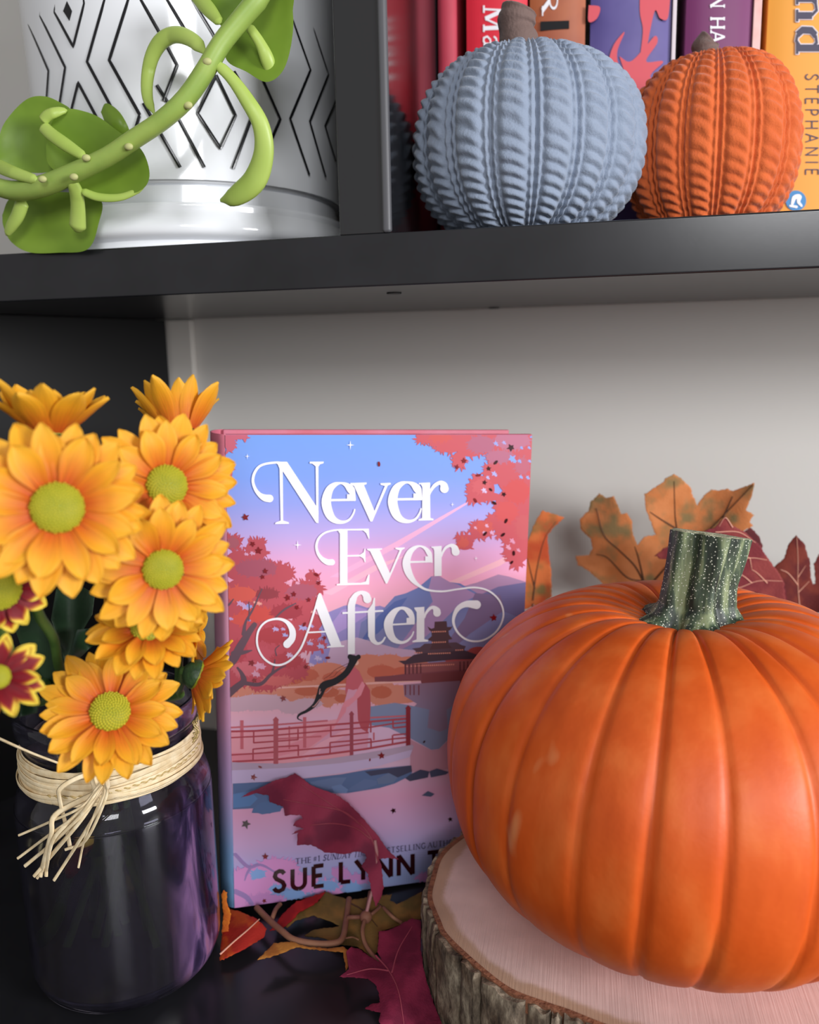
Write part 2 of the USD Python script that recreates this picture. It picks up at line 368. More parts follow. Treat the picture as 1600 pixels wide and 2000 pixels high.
# ------------------------------------------------------------------ setting and bookcase
WALL, BACK, FRONT = 0.562, 0.552, 0.3787
UNDER, TOP = 0.3105, 0.334
put('wall_back', trimesh.creation.box(bounds=[[-1.6, WALL, -0.6], [1.6, WALL + 0.06, 1.6]]), 'wall_paint', smooth=False, kind='structure', label='pale grey painted wall behind the black bookcase')
c0 = AY(322, 623, BACK)
c1 = AY(370, 623, WALL - 0.006)
put('trim_1', bbox(c0[0] - 0.012, c1[0], WALL - 0.006, WALL + 0.001, -0.02, UNDER - 0.0005, 0.0006), 'trim_paint', smooth=30, kind='structure', label='narrow white strip on the wall beside the black panel')

case = thing('bookcase', 'black laminate bookcase with a thick shelf board and upright divider', 'bookcase', (0, 0.45, 0))
put('base_board', bbox(-0.75, 0.75, 0.05, BACK, -0.0235, 0.0, 0.001), 'black_laminate', case)
put('shelf_board', bbox(-0.75, 0.75, FRONT, BACK, UNDER, TOP, 0.001), 'black_laminate', case)
put('top_board', bbox(-0.75, 0.75, FRONT, BACK, TOP + 0.34, TOP + 0.3635, 0.001), 'black_laminate', case)
dx0, dx1 = AY(657, 300, FRONT)[0], AY(742, 300, FRONT)[0]
dx2 = AY(759, 300, FRONT)[0]
put('divider', bbox(dx0, dx2, FRONT + 0.0012, BACK, TOP, TOP + 0.34, 0.0006), 'black_gloss', case)
put('edge_strip', bbox(dx1, dx2 + 0.0003, FRONT, FRONT + 0.004, TOP + 0.0002, TOP + 0.3398, 0.0014), 'black_edge', case, label='worn pale grey edge of the divider')
a = np.array([c0[0], BACK, 0])
b = AZ(0, 614, UNDER)
d = (b - a)[:2] / np.linalg.norm((b - a)[:2])
e = a[:2] + d * 0.42
nn = np.array([-0.87, 0.5]) * 0.0235
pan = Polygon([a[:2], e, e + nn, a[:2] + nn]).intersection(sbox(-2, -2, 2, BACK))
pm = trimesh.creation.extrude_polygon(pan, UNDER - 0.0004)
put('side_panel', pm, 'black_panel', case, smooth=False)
for px, py, w in ((770, 572, 0.0075), (965, 601, 0.007)):
    q = AZ(px, py, UNDER)
    put('peg_hole', trimesh.creation.cylinder(w / 2, 0.0006, sections=24, transform=trimesh.transformations.translation_matrix([q[0], q[1], UNDER - 0.0002])), 'dark_hole', case)
#SETTING

# ------------------------------------------------------------------ lettering made of strokes
def C(cx, cy, rx, ry, a0, a1, n=14):
    t = np.radians(np.linspace(a0, a1, n))
    return [(cx + rx * math.cos(x), cy + ry * math.sin(x)) for x in t]

GLYPH = {
    'T': (0.72, [('t', [(0, 1), (0.72, 1)]), ('k', [(0.36, 0), (0.36, 1)])]),
    'H': (0.78, [('k', [(0.08, 0), (0.08, 1)]), ('k', [(0.7, 0), (0.7, 1)]), ('t', [(0.08, 0.5), (0.7, 0.5)])]),
    'E': (0.58, [('k', [(0.08, 0), (0.08, 1)]), ('t', [(0.08, 0), (0.55, 0)]), ('t', [(0.08, 0.52), (0.48, 0.52)]), ('t', [(0.08, 1), (0.54, 1)])]),
    '#': (0.62, [('t', [(0.15, 0.05), (0.27, 0.95)]), ('t', [(0.38, 0.05), (0.5, 0.95)]), ('t', [(0.02, 0.34), (0.58, 0.34)]), ('t', [(0.04, 0.66), (0.6, 0.66)])]),
    '1': (0.4, [('k', [(0.22, 0), (0.22, 1)]), ('t', [(0.22, 1), (0.06, 0.82)])]),
    'S': (0.58, [('k', [(0.52, 0.84), (0.42, 0.97), (0.28, 1.0), (0.13, 0.93), (0.08, 0.76), (0.16, 0.62), (0.3, 0.53), (0.45, 0.42), (0.52, 0.25), (0.45, 0.07), (0.28, 0.0), (0.13, 0.05), (0.04, 0.18)])]),
    'U': (0.74, [('k', [(0.08, 1), (0.08, 0.32)] + C(0.37, 0.3, 0.29, 0.3, 180, 270, 8)), ('t', C(0.37, 0.3, 0.29, 0.3, 270, 360, 8) + [(0.66, 1)])]),
    'N': (0.8, [('t', [(0.08, 0), (0.08, 1)]), ('k', [(0.08, 1), (0.72, 0)]), ('t', [(0.72, 0), (0.72, 1)])]),
    'D': (0.78, [('k', [(0.08, 0), (0.08, 1)]), ('t', [(0.08, 1), (0.3, 1)] + C(0.3, 0.5, 0.4, 0.5, 90, -90, 16) + [(0.08, 0)])]),
    'A': (0.76, [('t', [(0.02, 0), (0.38, 1)]), ('k', [(0.38, 1), (0.74, 0)]), ('t', [(0.16, 0.36), (0.6, 0.36)])]),
    'Y': (0.72, [('k', [(0.02, 1), (0.36, 0.48)]), ('t', [(0.7, 1), (0.36, 0.48)]), ('k', [(0.36, 0.48), (0.36, 0)])]),
    'I': (0.3, [('k', [(0.15, 0), (0.15, 1)])]),
    'M': (0.95, [('t', [(0.08, 0), (0.12, 1)]), ('k', [(0.12, 1), (0.47, 0.1)]), ('t', [(0.47, 0.1), (0.82, 1)]), ('k', [(0.82, 1), (0.86, 0)])]),
    'B': (0.62, [('k', [(0.08, 0), (0.08, 1)]), ('t', [(0.08, 1), (0.3, 1)] + C(0.3, 0.77, 0.2, 0.23, 90, -90, 10) + [(0.08, 0.54)]), ('t', [(0.08, 0.54), (0.3, 0.54)] + C(0.3, 0.27, 0.25, 0.27, 90, -90, 10) + [(0.08, 0)])]),
    'L': (0.55, [('k', [(0.08, 0), (0.08, 1)]), ('t', [(0.08, 0), (0.52, 0)])]),
    'G': (0.76, [('k', C(0.4, 0.5, 0.36, 0.5, 40, 330, 20)), ('t', [(0.72, 0.12), (0.72, 0.42), (0.46, 0.42)])]),
    'O': (0.84, [('k', C(0.42, 0.5, 0.36, 0.5, 0, 360, 28))]),
    'R': (0.66, [('k', [(0.08, 0), (0.08, 1)]), ('t', [(0.08, 1), (0.3, 1)] + C(0.3, 0.75, 0.24, 0.25, 90, -90, 10) + [(0.08, 0.5)]), ('k', [(0.3, 0.5), (0.62, 0)])]),
    'P': (0.6, [('k', [(0.08, 0), (0.08, 1)]), ('t', [(0.08, 1), (0.3, 1)] + C(0.3, 0.74, 0.24, 0.26, 90, -90, 10) + [(0.08, 0.48)])]),
    'a': (0.52, [('t', [(0.08, 0.52), (0.16, 0.63), (0.28, 0.66), (0.4, 0.58), (0.42, 0.42)]), ('k', [(0.42, 0.46), (0.42, 0.02)]), ('t', [(0.42, 0.38), (0.2, 0.34), (0.08, 0.2), (0.14, 0.03), (0.28, 0.02), (0.42, 0.14)])]),
    'r': (0.42, [('k', [(0.1, 0), (0.1, 0.65)]), ('t', [(0.1, 0.45), (0.2, 0.6), (0.38, 0.62)])]),
    'i': (0.22, [('k', [(0.11, 0), (0.11, 0.65)]), ('k', [(0.11, 0.86), (0.11, 0.9)])]),
    'n': (0.58, [('k', [(0.1, 0), (0.1, 0.65)]), ('t', [(0.1, 0.46), (0.2, 0.62), (0.36, 0.65), (0.47, 0.5)]), ('k', [(0.48, 0.5), (0.48, 0)])]),
    'd': (0.6, [('k', [(0.48, 0), (0.48, 1)]), ('t', [(0.48, 0.5), (0.36, 0.65), (0.2, 0.62)]), ('k', [(0.2, 0.62), (0.09, 0.48), (0.08, 0.2), (0.18, 0.04)]), ('t', [(0.18, 0.04), (0.32, 0.0), (0.48, 0.15)])]),
    ' ': (0.34, []),
}

def glyph(ch, thick=0.14, thin=0.14, serif=0.0):
    adv, st = GLYPH[ch]
    parts, ends = [], []
    for kind, p in st:
        w = thick if kind == 'k' else thin
        parts.append(LineString(p).buffer(w / 2, cap_style=2, join_style=1 if len(p) > 4 else 2))
        if kind == 'k' or ch in 'NAUMHY':
            ends += [q for q in (p[0], p[-1]) if q[1] in (0, 1, 0.65)]
    if serif and ch not in 'SGO#':
        for x, y in ends:
            yy = y - thin * 0.4 if y else y + thin * 0.4
            if not (ch in 'AM' and y == 1 and 0.3 < x < 0.5):
                parts.append(sbox(x - serif, yy - thin * 0.5, x + serif, yy + thin * 0.5))
    return adv, (unary_union(parts) if parts else None)

def write(text, thick=0.14, thin=0.14, serif=0.0, gap=0.12, slant=0.0):
    """the outlines of a line of text, cap height 1"""
    x, out = 0.0, []
    for ch in text:
        adv, g = glyph(ch, thick, thin, serif)
        if g is not None:
            if slant:
                g = affinity.affine_transform(g, [1, slant, 0, 1, 0, 0])
            out.append(affinity.translate(g, x))
        x += adv + gap
    return unary_union(out), x - gap

def polys(g):
    if g.is_empty:
        return []
    return [p for p in getattr(g, 'geoms', [g]) if p.geom_type == 'Polygon' and p.area > 0]

def brush(pts, n=40):
    """a stroke whose half-width follows the third number of each point"""
    p = spline(pts, n)
    cs = [Point(x, y).buffer(max(r, 0.2), 10) for x, y, r in p]
    return unary_union([unary_union([a, b]).convex_hull for a, b in zip(cs[:-1], cs[1:])])

# ------------------------------------------------------------------ the standing hardback
from scipy.spatial.transform import Rotation
BO = np.array([-0.17046662, 0.34737396, 0.0051])
BM = Rotation.from_euler('zxy', [math.radians(25.9686), math.radians(-0.92375), math.radians(1.9863)]).as_matrix()
BW, BH, BT = 0.15146, 0.24, 0.034

def bw(p):
    return np.asarray(p, float) @ BM.T + BO

def book_uv(px, py):
    d = ray(px, py) @ BM
    e = (EYE - BO) @ BM
    t = (-0.0002 - e[1]) / d[..., 1]
    q = e + d * t[..., None]
    return np.stack([q[..., 0], q[..., 2]], -1)

LAYERS = [[], []]           # vertices, faces, tints of the cover print
def to_book(g):
    """a polygon in photograph pixels as a polygon on the cover"""
    def f(c):
        return book_uv(*np.array(c)[:, :2].T)
    cover = sbox(0.0003, 0.0003, BW - 0.0003, BH - 0.0003)
    out = []
    for p in polys(g):
        q = Polygon(f(p.exterior.coords), [f(r.coords) for r in p.interiors]).buffer(0)
        out += polys(q.intersection(cover))
    return out

PV, PF, PC, PN, LEVEL = [], [], [], [0], [0]
def paint(g, color, color2=None, y0=None, y1=None, on_cover=False, same_level=False):
    """adds a flat printed shape to the cover; with color2 the ink runs from color at height y0 to color2 at y1"""
    if not same_level:
        LEVEL[0] += 1
    depth = -0.0002 - LEVEL[0] * 3e-6
    for p in (polys(g) if on_cover else to_book(g)):
        if p.area < 2e-8:
            continue
        if color2 is None:
            v, t = trimesh.creation.triangulate_polygon(p, engine='earcut')
        else:
            v, t = fill2d(p, 0.0035)
        if len(t) == 0:
            continue
        v = np.asarray(v)
        t = np.asarray(t)
        ar = np.cross(v[t[:, 1]] - v[t[:, 0]], v[t[:, 2]] - v[t[:, 0]])
        t = np.where((ar > 0)[:, None], t, t[:, ::-1])
        c = np.tile(np.array(color, float), (len(v), 1))
        if color2 is not None:
            k = np.clip((v[:, 1] - y0) / (y1 - y0), 0, 1)[:, None]
            c = c * (1 - k) + np.array(color2) * k
        PV.append(bw(np.stack([v[:, 0], np.full(len(v), depth), v[:, 1]], 1)))
        PF.append(t + PN[0])
        PC.append(c)
        PN[0] += len(v)

def crop(pts, s, ox, oy):
    return [(x / s + ox, y / s + oy, *(q / s for q in r)) for x, y, *r in pts]

# sky, far water and near water run down the whole cover
STOPS = [(848, (116, 158, 232)), (930, (126, 158, 236)), (985, (150, 160, 232)), (1040, (190, 168, 226)), (1085, (226, 168, 212)), (1140, (242, 168, 198)), (1210, (240, 176, 192)),
         (1290, (214, 168, 190)), (1370, (236, 176, 196)), (1420, (228, 190, 222)), (1500, (226, 186, 214)), (1560, (232, 168, 204)), (1620, (220, 180, 226)), (1670, (186, 182, 234)), (1720, (160, 176, 226)), (1775, (176, 160, 220))]
sv = np.array([book_uv(np.array(740.0), np.array(float(y)))[1] for y, _ in STOPS])
sc = np.array([lin(*c) for _, c in STOPS])
def sky_tint(z):
    return np.stack([np.interp(-z, -sv, sc[:, k]) for k in range(3)], 1)
v, t = fill2d(sbox(0.0003, 0.0003, BW - 0.0003, BH - 0.0003), 0.003)
PV.append(bw(np.stack([v[:, 0], np.full(len(v), -0.0002), v[:, 1]], 1)))
PF.append(t)
PC.append(sky_tint(v[:, 1]))
PN[0] = len(v)

prng = random.Random(11)
def foliage(blobs, n, size, out=1.0):
    """a leafy mass: round masses with pointed leaves all along the edge"""
    g = unary_union([affinity.scale(Point(x, y).buffer(1, 16), rx, ry) for x, y, rx, ry in blobs])
    leaves = [g]
    for p in polys(g):
        L = p.exterior.length
        for k in range(int(n * L / 100)):
            s = prng.random() * L
            q = p.exterior.interpolate(s)
            q2 = p.exterior.interpolate((s + 1) % L)
            ang = math.atan2(q2.y - q.y, q2.x - q.x) + math.pi / 2 * (1 if p.exterior.is_ccw else 1) + prng.uniform(-0.9, 0.9)
            for sign in (1, -1):
                tip = (q.x + sign * math.cos(ang) * size * 1.3, q.y + sign * math.sin(ang) * size * 1.3)
                if not p.contains(Point(tip)):
                    l = size * prng.uniform(0.7, 1.5) * out
                    leaf = Polygon([(-0.4 * l, 0), (0.1 * l, 0.26 * l), (0.62 * l, 0.16 * l), (1.1 * l, 0), (0.62 * l, -0.16 * l), (0.1 * l, -0.26 * l)])
                    leaves.append(affinity.translate(affinity.rotate(leaf, ang + (0 if sign > 0 else math.pi), origin=(0, 0), use_radians=True), q.x, q.y))
    return unary_union(leaves).buffer(0)

def star_leaf(x, y, r, a=None):
    a = prng.uniform(0, 6.28) if a is None else a
    pts = []
    for k in range(10):
        rr = r * ((1.0, 0.9, 0.75, 0.75, 0.9)[k // 2] if k % 2 == 0 else 0.42)
        pts.append((x + rr * math.cos(a + k * math.pi / 5), y + rr * math.sin(a + k * math.pi / 5)))
    return Polygon(pts).buffer(0)

c1_ = lambda p: crop(p, 2.4242, 400, 820)
# light streaks in the sky
paint(Polygon(c1_([(590, 745), (900, 580), (1250, 385), (1240, 400), (920, 600), (640, 745)])), lin(240, 178, 214))
paint(Polygon(c1_([(1150, 770), (1400, 660), (1530, 590), (1530, 610), (1400, 690), (1180, 780)])), lin(246, 186, 200))
paint(Polygon(c1_([(560, 820), (800, 690), (960, 640), (800, 720), (600, 830)])), lin(246, 184, 206))
# mountains
paint(Polygon(c1_([(1180, 800), (1290, 770), (1390, 732), (1440, 742), (1545, 775), (1545, 1212), (1150, 1212)])), lin(176, 138, 176))
paint(Polygon(c1_([(1300, 830), (1390, 790), (1545, 765), (1545, 1212), (1180, 1212)])), lin(118, 112, 160))
paint(Polygon(c1_([(540, 930), (600, 905), (660, 880), (720, 872), (770, 890), (830, 880), (900, 905), (900, 1212), (480, 1212)])), lin(150, 138, 196))
paint(Polygon(c1_([(740, 960), (850, 890), (900, 835), (950, 822), (1010, 795), (1075, 740), (1112, 740), (1160, 768), (1210, 775), (1290, 820), (1400, 900), (1545, 960), (1545, 1212), (700, 1212)])), lin(104, 122, 182), lin(150, 140, 178), 0.17, 0.11)
paint(Polygon(c1_([(1075, 740), (1112, 740), (1160, 768), (1200, 780), (1290, 830), (1200, 880), (1120, 960), (1030, 1040), (900, 1100), (1000, 960), (1080, 860), (1060, 800)])), lin(172, 138, 182))
paint(Polygon(c1_([(1280, 820), (1400, 830), (1420, 900), (1260, 1010), (1180, 1080), (1100, 1120), (1230, 940)])), lin(128, 108, 146))
paint(Polygon(c1_([(650, 900), (720, 885), (800, 905), (700, 970), (610, 1020), (590, 980)])), lin(176, 150, 210))
paint(Polygon(c1_([(820, 930), (900, 860), (960, 840), (900, 930), (820, 1010), (730, 1060)])), lin(92, 108, 170))
paint(Polygon(c1_([(600, 1060), (720, 1030), (900, 1080), (1060, 1100), (1060, 1212), (560, 1212)])), lin(206, 176, 204), lin(196, 160, 190), 0.14, 0.125)
# distant autumn trees, their reflection, and the far shore
AUT = [(540, 1300, 30, 14), (580, 1318, 46, 22), (640, 1316, 42, 22), (720, 1296, 34, 18), (760, 1296, 34, 18), (800, 1304, 40, 22), (700, 1322, 60, 14), (620, 1330, 120, 14), (500, 1345, 60, 16)]
paint(foliage(AUT, 14, 4, 0.8), lin(214, 132, 112))
paint(foliage([(600, 1318, 22, 12), (660, 1324, 30, 12), (745, 1312, 28, 13), (560, 1330, 30, 8), (790, 1312, 24, 10)], 14, 3.5, 0.8), lin(200, 104, 84))
paint(foliage([(500, 1352, 70, 18), (590, 1356, 60, 20), (650, 1360, 50, 14), (730, 1346, 44, 20), (780, 1356, 50, 18), (470, 1362, 40, 22), (560, 1370, 40, 14), (640, 1372, 12, 10), (745, 1362, 24, 16)], 14, 4, 0.7), lin(214, 136, 118))
paint(foliage([(510, 1372, 56, 16), (460, 1376, 34, 14), (570, 1382, 26, 12), (600, 1374, 30, 10)], 14, 4, 0.7), lin(206, 168, 186))
paint(foliage([(640, 1352, 22, 10), (745, 1352, 20, 12), (600, 1350, 24, 9), (668, 1364, 14, 8)], 14, 3, 0.7), lin(196, 104, 82))
paint(Polygon([(540, 1342), (700, 1334), (900, 1322), (900, 1326), (700, 1338), (540, 1345)]), lin(238, 178, 172))
# pavilion on the far shore with its reflection, a plain one of three tiers
c5 = lambda p: crop(p, 5.3333, 640, 1200)
DK, RD, RF = lin(76, 58, 70), lin(128, 68, 74), lin(140, 92, 104)
paint(foliage([(935, 1275, 22, 12), (900, 1290, 30, 10)], 12, 4), lin(170, 76, 78))
paint(Polygon(c5([(800, 520), (1560, 470), (1560, 640), (800, 640)])), lin(150, 88, 92))
paint(Polygon(c5([(490, 650), (640, 640), (800, 620), (1600, 560), (1600, 720), (980, 735), (970, 690), (640, 700), (490, 700)])), lin(132, 74, 84))
paint(Polygon(c5([(980, 620), (1600, 570), (1600, 700), (980, 735)])), RD)
paint(Polygon(c5([(735, 485), (810, 480), (900, 420), (1040, 395), (1420, 370), (1560, 420), (1600, 430), (1560, 465), (1320, 470), (1000, 500), (800, 522)])), DK)
paint(Polygon(c5([(880, 355), (960, 345), (1010, 305), (1340, 290), (1400, 320), (1440, 330), (1420, 375), (1040, 400), (930, 410), (910, 375)])), lin(92, 70, 82))
paint(Polygon(c5([(1040, 125), (1080, 150), (1110, 140), (1115, 75), (1240, 70), (1245, 130), (1290, 130), (1310, 110), (1280, 160), (1260, 170), (1265, 210), (1300, 255), (1260, 265), (1260, 310), (1300, 350), (1060, 370), (1085, 320), (1085, 280), (1040, 265), (1085, 225), (1080, 180), (1060, 165)])), lin(86, 60, 66))
for y_, x0_, x1_ in ((182, 1085, 1255), (292, 1085, 1255), (410, 1045, 1290), (400, 905, 1010), (372, 1330, 1420), (540, 820, 1330)):
    for k in range(int((x1_ - x0_) / 22)):
        q = c5([(x0_ + 8 + 22 * k, y_ - (k * 22) * 0.04)])[0]
        paint(sbox(q[0] - 1.3, q[1] - 1.2, q[0] + 1.3, q[1] + 1.2), lin(230, 150, 130), same_level=k > 0)
for k, x_ in enumerate((810, 850, 890, 930, 970, 1380, 1420, 1460, 1500)):
    paint(LineString(c5([(x_, 525 - (x_ - 800) * 0.05), (x_, 620 - (x_ - 800) * 0.06)])).buffer(1.2), lin(92, 48, 58), same_level=k > 0)
paint(Polygon(c5([(790, 730), (1380, 690), (1380, 800), (1330, 900), (1360, 940), (1240, 990), (1250, 1190), (1170, 1220), (1040, 1180), (1060, 990), (900, 960), (930, 930), (800, 850)])), RF, lin(150, 130, 160), 0.125, 0.10)
for k, x_ in enumerate((810, 860, 900, 950)):
    paint(LineString(c5([(x_, 740), (x_, 835)])).buffer(1.2), lin(122, 60, 70), same_level=k > 0)
paint(Polygon(c5([(430, 1150), (640, 1180), (880, 1300), (1080, 1410), (1160, 1400), (1280, 1280), (1400, 1180), (2100, 1100), (2100, 860), (1400, 900), (1240, 990), (1250, 1190), (1170, 1220), (1040, 1180), (1060, 990), (820, 940), (700, 920), (440, 960)])), lin(136, 146, 182))
paint(Polygon(c5([(860, 1300), (1080, 1412), (1160, 1402), (1290, 1280), (1400, 1180), (2100, 1100), (2100, 1560), (860, 1640)])), lin(206, 150, 172))
# left and right trees
LT = [(455, 1060, 16, 14), (500, 1075, 20, 22), (470, 1105, 34, 30), (500, 1120, 46, 26), (548, 1120, 26, 18), (520, 1170, 60, 40), (470, 1180, 40, 50), (600, 1150, 30, 16), (610, 1125, 14, 8), (570, 1175, 50, 30), (480, 1250, 44, 50), (540, 1250, 60, 44), (600, 1215, 30, 20), (610, 1262, 24, 10), (500, 1310, 54, 30), (560, 1306, 40, 24), (460, 1320, 24, 26), (520, 1336, 30, 12)]
paint(foliage(LT, 22, 6.5), lin(188, 80, 92))
for k, (x, y, rx, ry, c) in enumerate([(500, 1110, 40, 16, (168, 84, 104)), (455, 1060, 12, 10, (170, 90, 104)), (590, 1155, 30, 14, (174, 88, 108)), (520, 1160, 24, 10, (150, 62, 72)), (470, 1160, 30, 14, (214, 92, 82)), (500, 1200, 34, 14, (206, 80, 74)), (560, 1195, 30, 14, (166, 62, 74)), (540, 1240, 36, 16, (176, 66, 74)), (470, 1210, 20, 10, (208, 84, 78)), (500, 1280, 40, 16, (192, 84, 98)), (560, 1290, 30, 14, (178, 70, 80)), (480, 1306, 26, 14, (204, 104, 116)), (610, 1240, 18, 8, (190, 76, 80)), (540, 1330, 30, 9, (206, 104, 104)), (465, 1270, 18, 20, (182, 72, 84))]):
    paint(foliage([(x, y, rx, ry)], 18, 5), lin(*c))
for x, y, r, c in ((478, 1185, 9, (196, 162, 206)), (468, 1178, 8, (204, 160, 204)), (485, 1183, 7, (150, 160, 224)), (450, 1208, 5, (190, 160, 210)), (485, 1211, 4, (128, 160, 236)), (537, 1228, 7, (190, 166, 214)), (552, 1228, 5, (196, 166, 210)), (556, 1240, 6, (170, 168, 220)), (590, 1225, 9, (176, 168, 222)), (606, 1222, 6, (186, 170, 220)), (604, 1256, 7, (178, 166, 214)), (625, 1262, 8, (176, 172, 220)), (564, 1279, 8, (206, 172, 204)), (505, 1300, 12, (214, 150, 176)), (498, 1316, 9, (212, 152, 176)), (620, 1285, 8, (196, 176, 214)), (607, 1298, 6, (214, 178, 204)), (492, 1080, 6, (214, 158, 190)), (480, 1082, 5, (216, 160, 192)), (562, 1138, 6, (226, 160, 186)), (580, 1138, 5, (226, 160, 188)), (505, 1178, 6, (236, 160, 150)), (497, 1176, 4, (238, 170, 160)), (610, 1195, 4, (238, 168, 160))):
    paint(unary_union([star_leaf(x, y, r), star_leaf(x + r * 0.7, y + r * 0.2, r * 0.7)]), lin(*c))
BR = lin(104, 78, 90)
for k, st in enumerate([[(430, 1307, 11), (455, 1288, 9), (470, 1262, 8), (486, 1236, 6), (497, 1220, 5)], [(476, 1238, 4), (480, 1215, 2.4), (494, 1190, 1.8), (505, 1165, 1.4), (512, 1150, 1)], [(456, 1276, 5), (475, 1274, 4), (492, 1270, 1)], [(440, 1360, 8), (462, 1342, 6.5), (476, 1330, 6), (472, 1315, 3.6), (464, 1304, 2)], [(478, 1334, 4), (508, 1336, 3.6), (528, 1318, 3), (545, 1306, 2.2), (558, 1300, 1)], [(532, 1314, 2.4), (536, 1296, 1.6), (537, 1288, 1)], [(538, 1206, 1.2), (556, 1190, 2), (578, 1178, 1)], [(540, 1280, 1.3), (538, 1268, 1), (546, 1260, 0.8)], [(486, 1212, 1.2), (487, 1190, 1.2), (486, 1175, 0.8)], [(430, 1190, 3), (446, 1182, 2), (456, 1170, 1)]]):
    paint(brush(st, 26), BR)
RT = [(840, 856, 26, 10), (880, 858, 34, 26), (920, 866, 34, 26), (897, 898, 13, 16), (960, 862, 40, 22), (1000, 880, 46, 40), (1010, 930, 40, 40), (966, 924, 22, 22), (940, 955, 26, 26), (930, 972, 18, 10), (960, 970, 18, 8), (1005, 990, 38, 40), (1000, 1030, 34, 30), (940, 1034, 22, 18), (965, 1020, 20, 12), (908, 1062, 16, 12), (912, 1050, 20, 6), (1010, 1070, 26, 30), (1008, 1092, 14, 16), (1030, 1050, 12, 40)]
paint(foliage(RT, 22, 6.5), lin(198, 84, 94))
for k, (x, y, rx, ry, c) in enumerate([(860, 854, 22, 8, (204, 86, 84)), (940, 868, 26, 16, (176, 98, 124)), (1000, 860, 34, 18, (184, 108, 134)), (975, 892, 26, 12, (180, 104, 130)), (1010, 960, 24, 22, (204, 78, 80)), (990, 1000, 20, 20, (206, 82, 84)), (945, 1030, 16, 10, (208, 90, 86)), (1022, 1030, 14, 24, (198, 90, 96)), (940, 950, 16, 14, (204, 92, 100)), (1020, 910, 14, 16, (186, 96, 116)), (906, 1060, 10, 8, (208, 92, 84))]):
    paint(foliage([(x, y, rx, ry)], 18, 5), lin(*c))
for x, y, r, c in ((1000, 896, 10, (134, 166, 236)), (968, 866, 6, (150, 164, 230)), (984, 864, 5, (170, 164, 220)), (1018, 874, 4, (140, 166, 236)), (1033, 874, 4, (140, 166, 236)), (1014, 900, 5, (140, 166, 236)), (1034, 900, 4, (150, 166, 236)), (1017, 931, 5, (150, 168, 232)), (1030, 932, 5, (150, 168, 232)), (965, 925, 7, (172, 172, 228)), (952, 932, 5, (186, 176, 226)), (945, 957, 7, (214, 190, 226)), (928, 1030, 4, (226, 176, 206)), (950, 1026, 5, (226, 176, 206)), (960, 1040, 6, (224, 170, 206)), (945, 1040, 5, (226, 174, 206)), (1000, 1056, 7, (222, 150, 180)), (992, 1068, 7, (226, 158, 186)), (1012, 1074, 5, (220, 150, 176))):
    paint(unary_union([star_leaf(x, y, r), star_leaf(x + r * 0.5, y + r * 0.5, r * 0.6)]), lin(*c))
paint(foliage([(440, 852, 26, 12), (450, 868, 10, 14), (470, 852, 14, 6), (448, 925, 6, 10)], 22, 6), lin(196, 96, 116))

# figure in pink seen from behind on a bridge, and the bridge
c6 = lambda p: crop(p, 4.0, 440, 1270)
paint(Polygon(c6([(45, 640), (400, 610), (980, 520), (980, 880), (50, 880)])).buffer(0), lin(236, 160, 176))
paint(Polygon(c6([(960, 300), (1040, 300), (1060, 420), (1120, 640), (1110, 760), (590, 860), (700, 740), (860, 600), (920, 440)])), lin(226, 160, 186))
paint(Polygon(c6([(40, 800), (300, 800), (620, 690), (860, 570), (920, 420), (960, 380), (940, 480), (820, 640), (640, 770), (400, 830), (60, 870)])), lin(232, 142, 160))
paint(Polygon(c6([(585, 830), (740, 720), (990, 590), (980, 640), (800, 740), (640, 850)])), lin(240, 172, 192))
paint(Polygon(c6([(1030, 300), (1090, 250), (1130, 310), (1136, 420), (1130, 560), (1110, 640), (1060, 610), (1036, 540), (1030, 420)])), lin(190, 86, 98))
paint(Polygon(c6([(950, 190), (985, 140), (1010, 130), (1045, 160), (1080, 240), (1060, 290), (1000, 310), (960, 300), (940, 350), (938, 300)])), lin(208, 102, 116))
paint(Polygon(c6([(1070, 240), (1092, 270), (1060, 350), (960, 440), (915, 440), (930, 400), (1000, 360)])), lin(236, 146, 164))
paint(Point(*c6([(1022, 95)])[0]).buffer(5, 12), lin(238, 186, 170))
paint(brush(c6([(1000, 70, 34), (985, 110, 26), (940, 180, 24), (860, 240, 26), (770, 275, 30), (740, 340, 24), (700, 420, 16), (640, 470, 12), (580, 500, 9), (566, 530, 5), (600, 548, 3)]), 50), lin(40, 38, 44))
paint(brush(c6([(1040, 50, 18), (1020, 60, 18), (975, 50, 20)]), 12), lin(40, 38, 44))
for st in ([(740, 300, 3), (735, 340, 3), (748, 320, 2)], [(830, 290, 4), (800, 320, 3), (780, 332, 2)], [(740, 380, 3), (700, 430, 4), (680, 440, 2)]):
    paint(brush(c6(st), 12), lin(206, 150, 150))
for st in ([(960, 100, 1.6), (860, 150, 1.6), (820, 190, 1.6), (770, 222, 1.4)], [(955, 120, 1.6), (880, 165, 1.6), (850, 200, 1.4), (815, 210, 1.2)]):
    paint(brush(c6(st), 18), lin(110, 50, 56))
RB, RL = lin(182, 74, 88), lin(206, 106, 120)
for k, st in enumerate([[(45, 602), (400, 580), (800, 548)], [(1130, 525), (1420, 510)], [(130, 545), (130, 770)], [(620, 520), (620, 760)], [(500, 590), (500, 770)], [(410, 690), (750, 670)], [(1160, 640), (1160, 700)]]):
    paint(LineString(c6(st)).buffer(1.6 if k not in (2, 3) else 3.2, cap_style=2), RL)
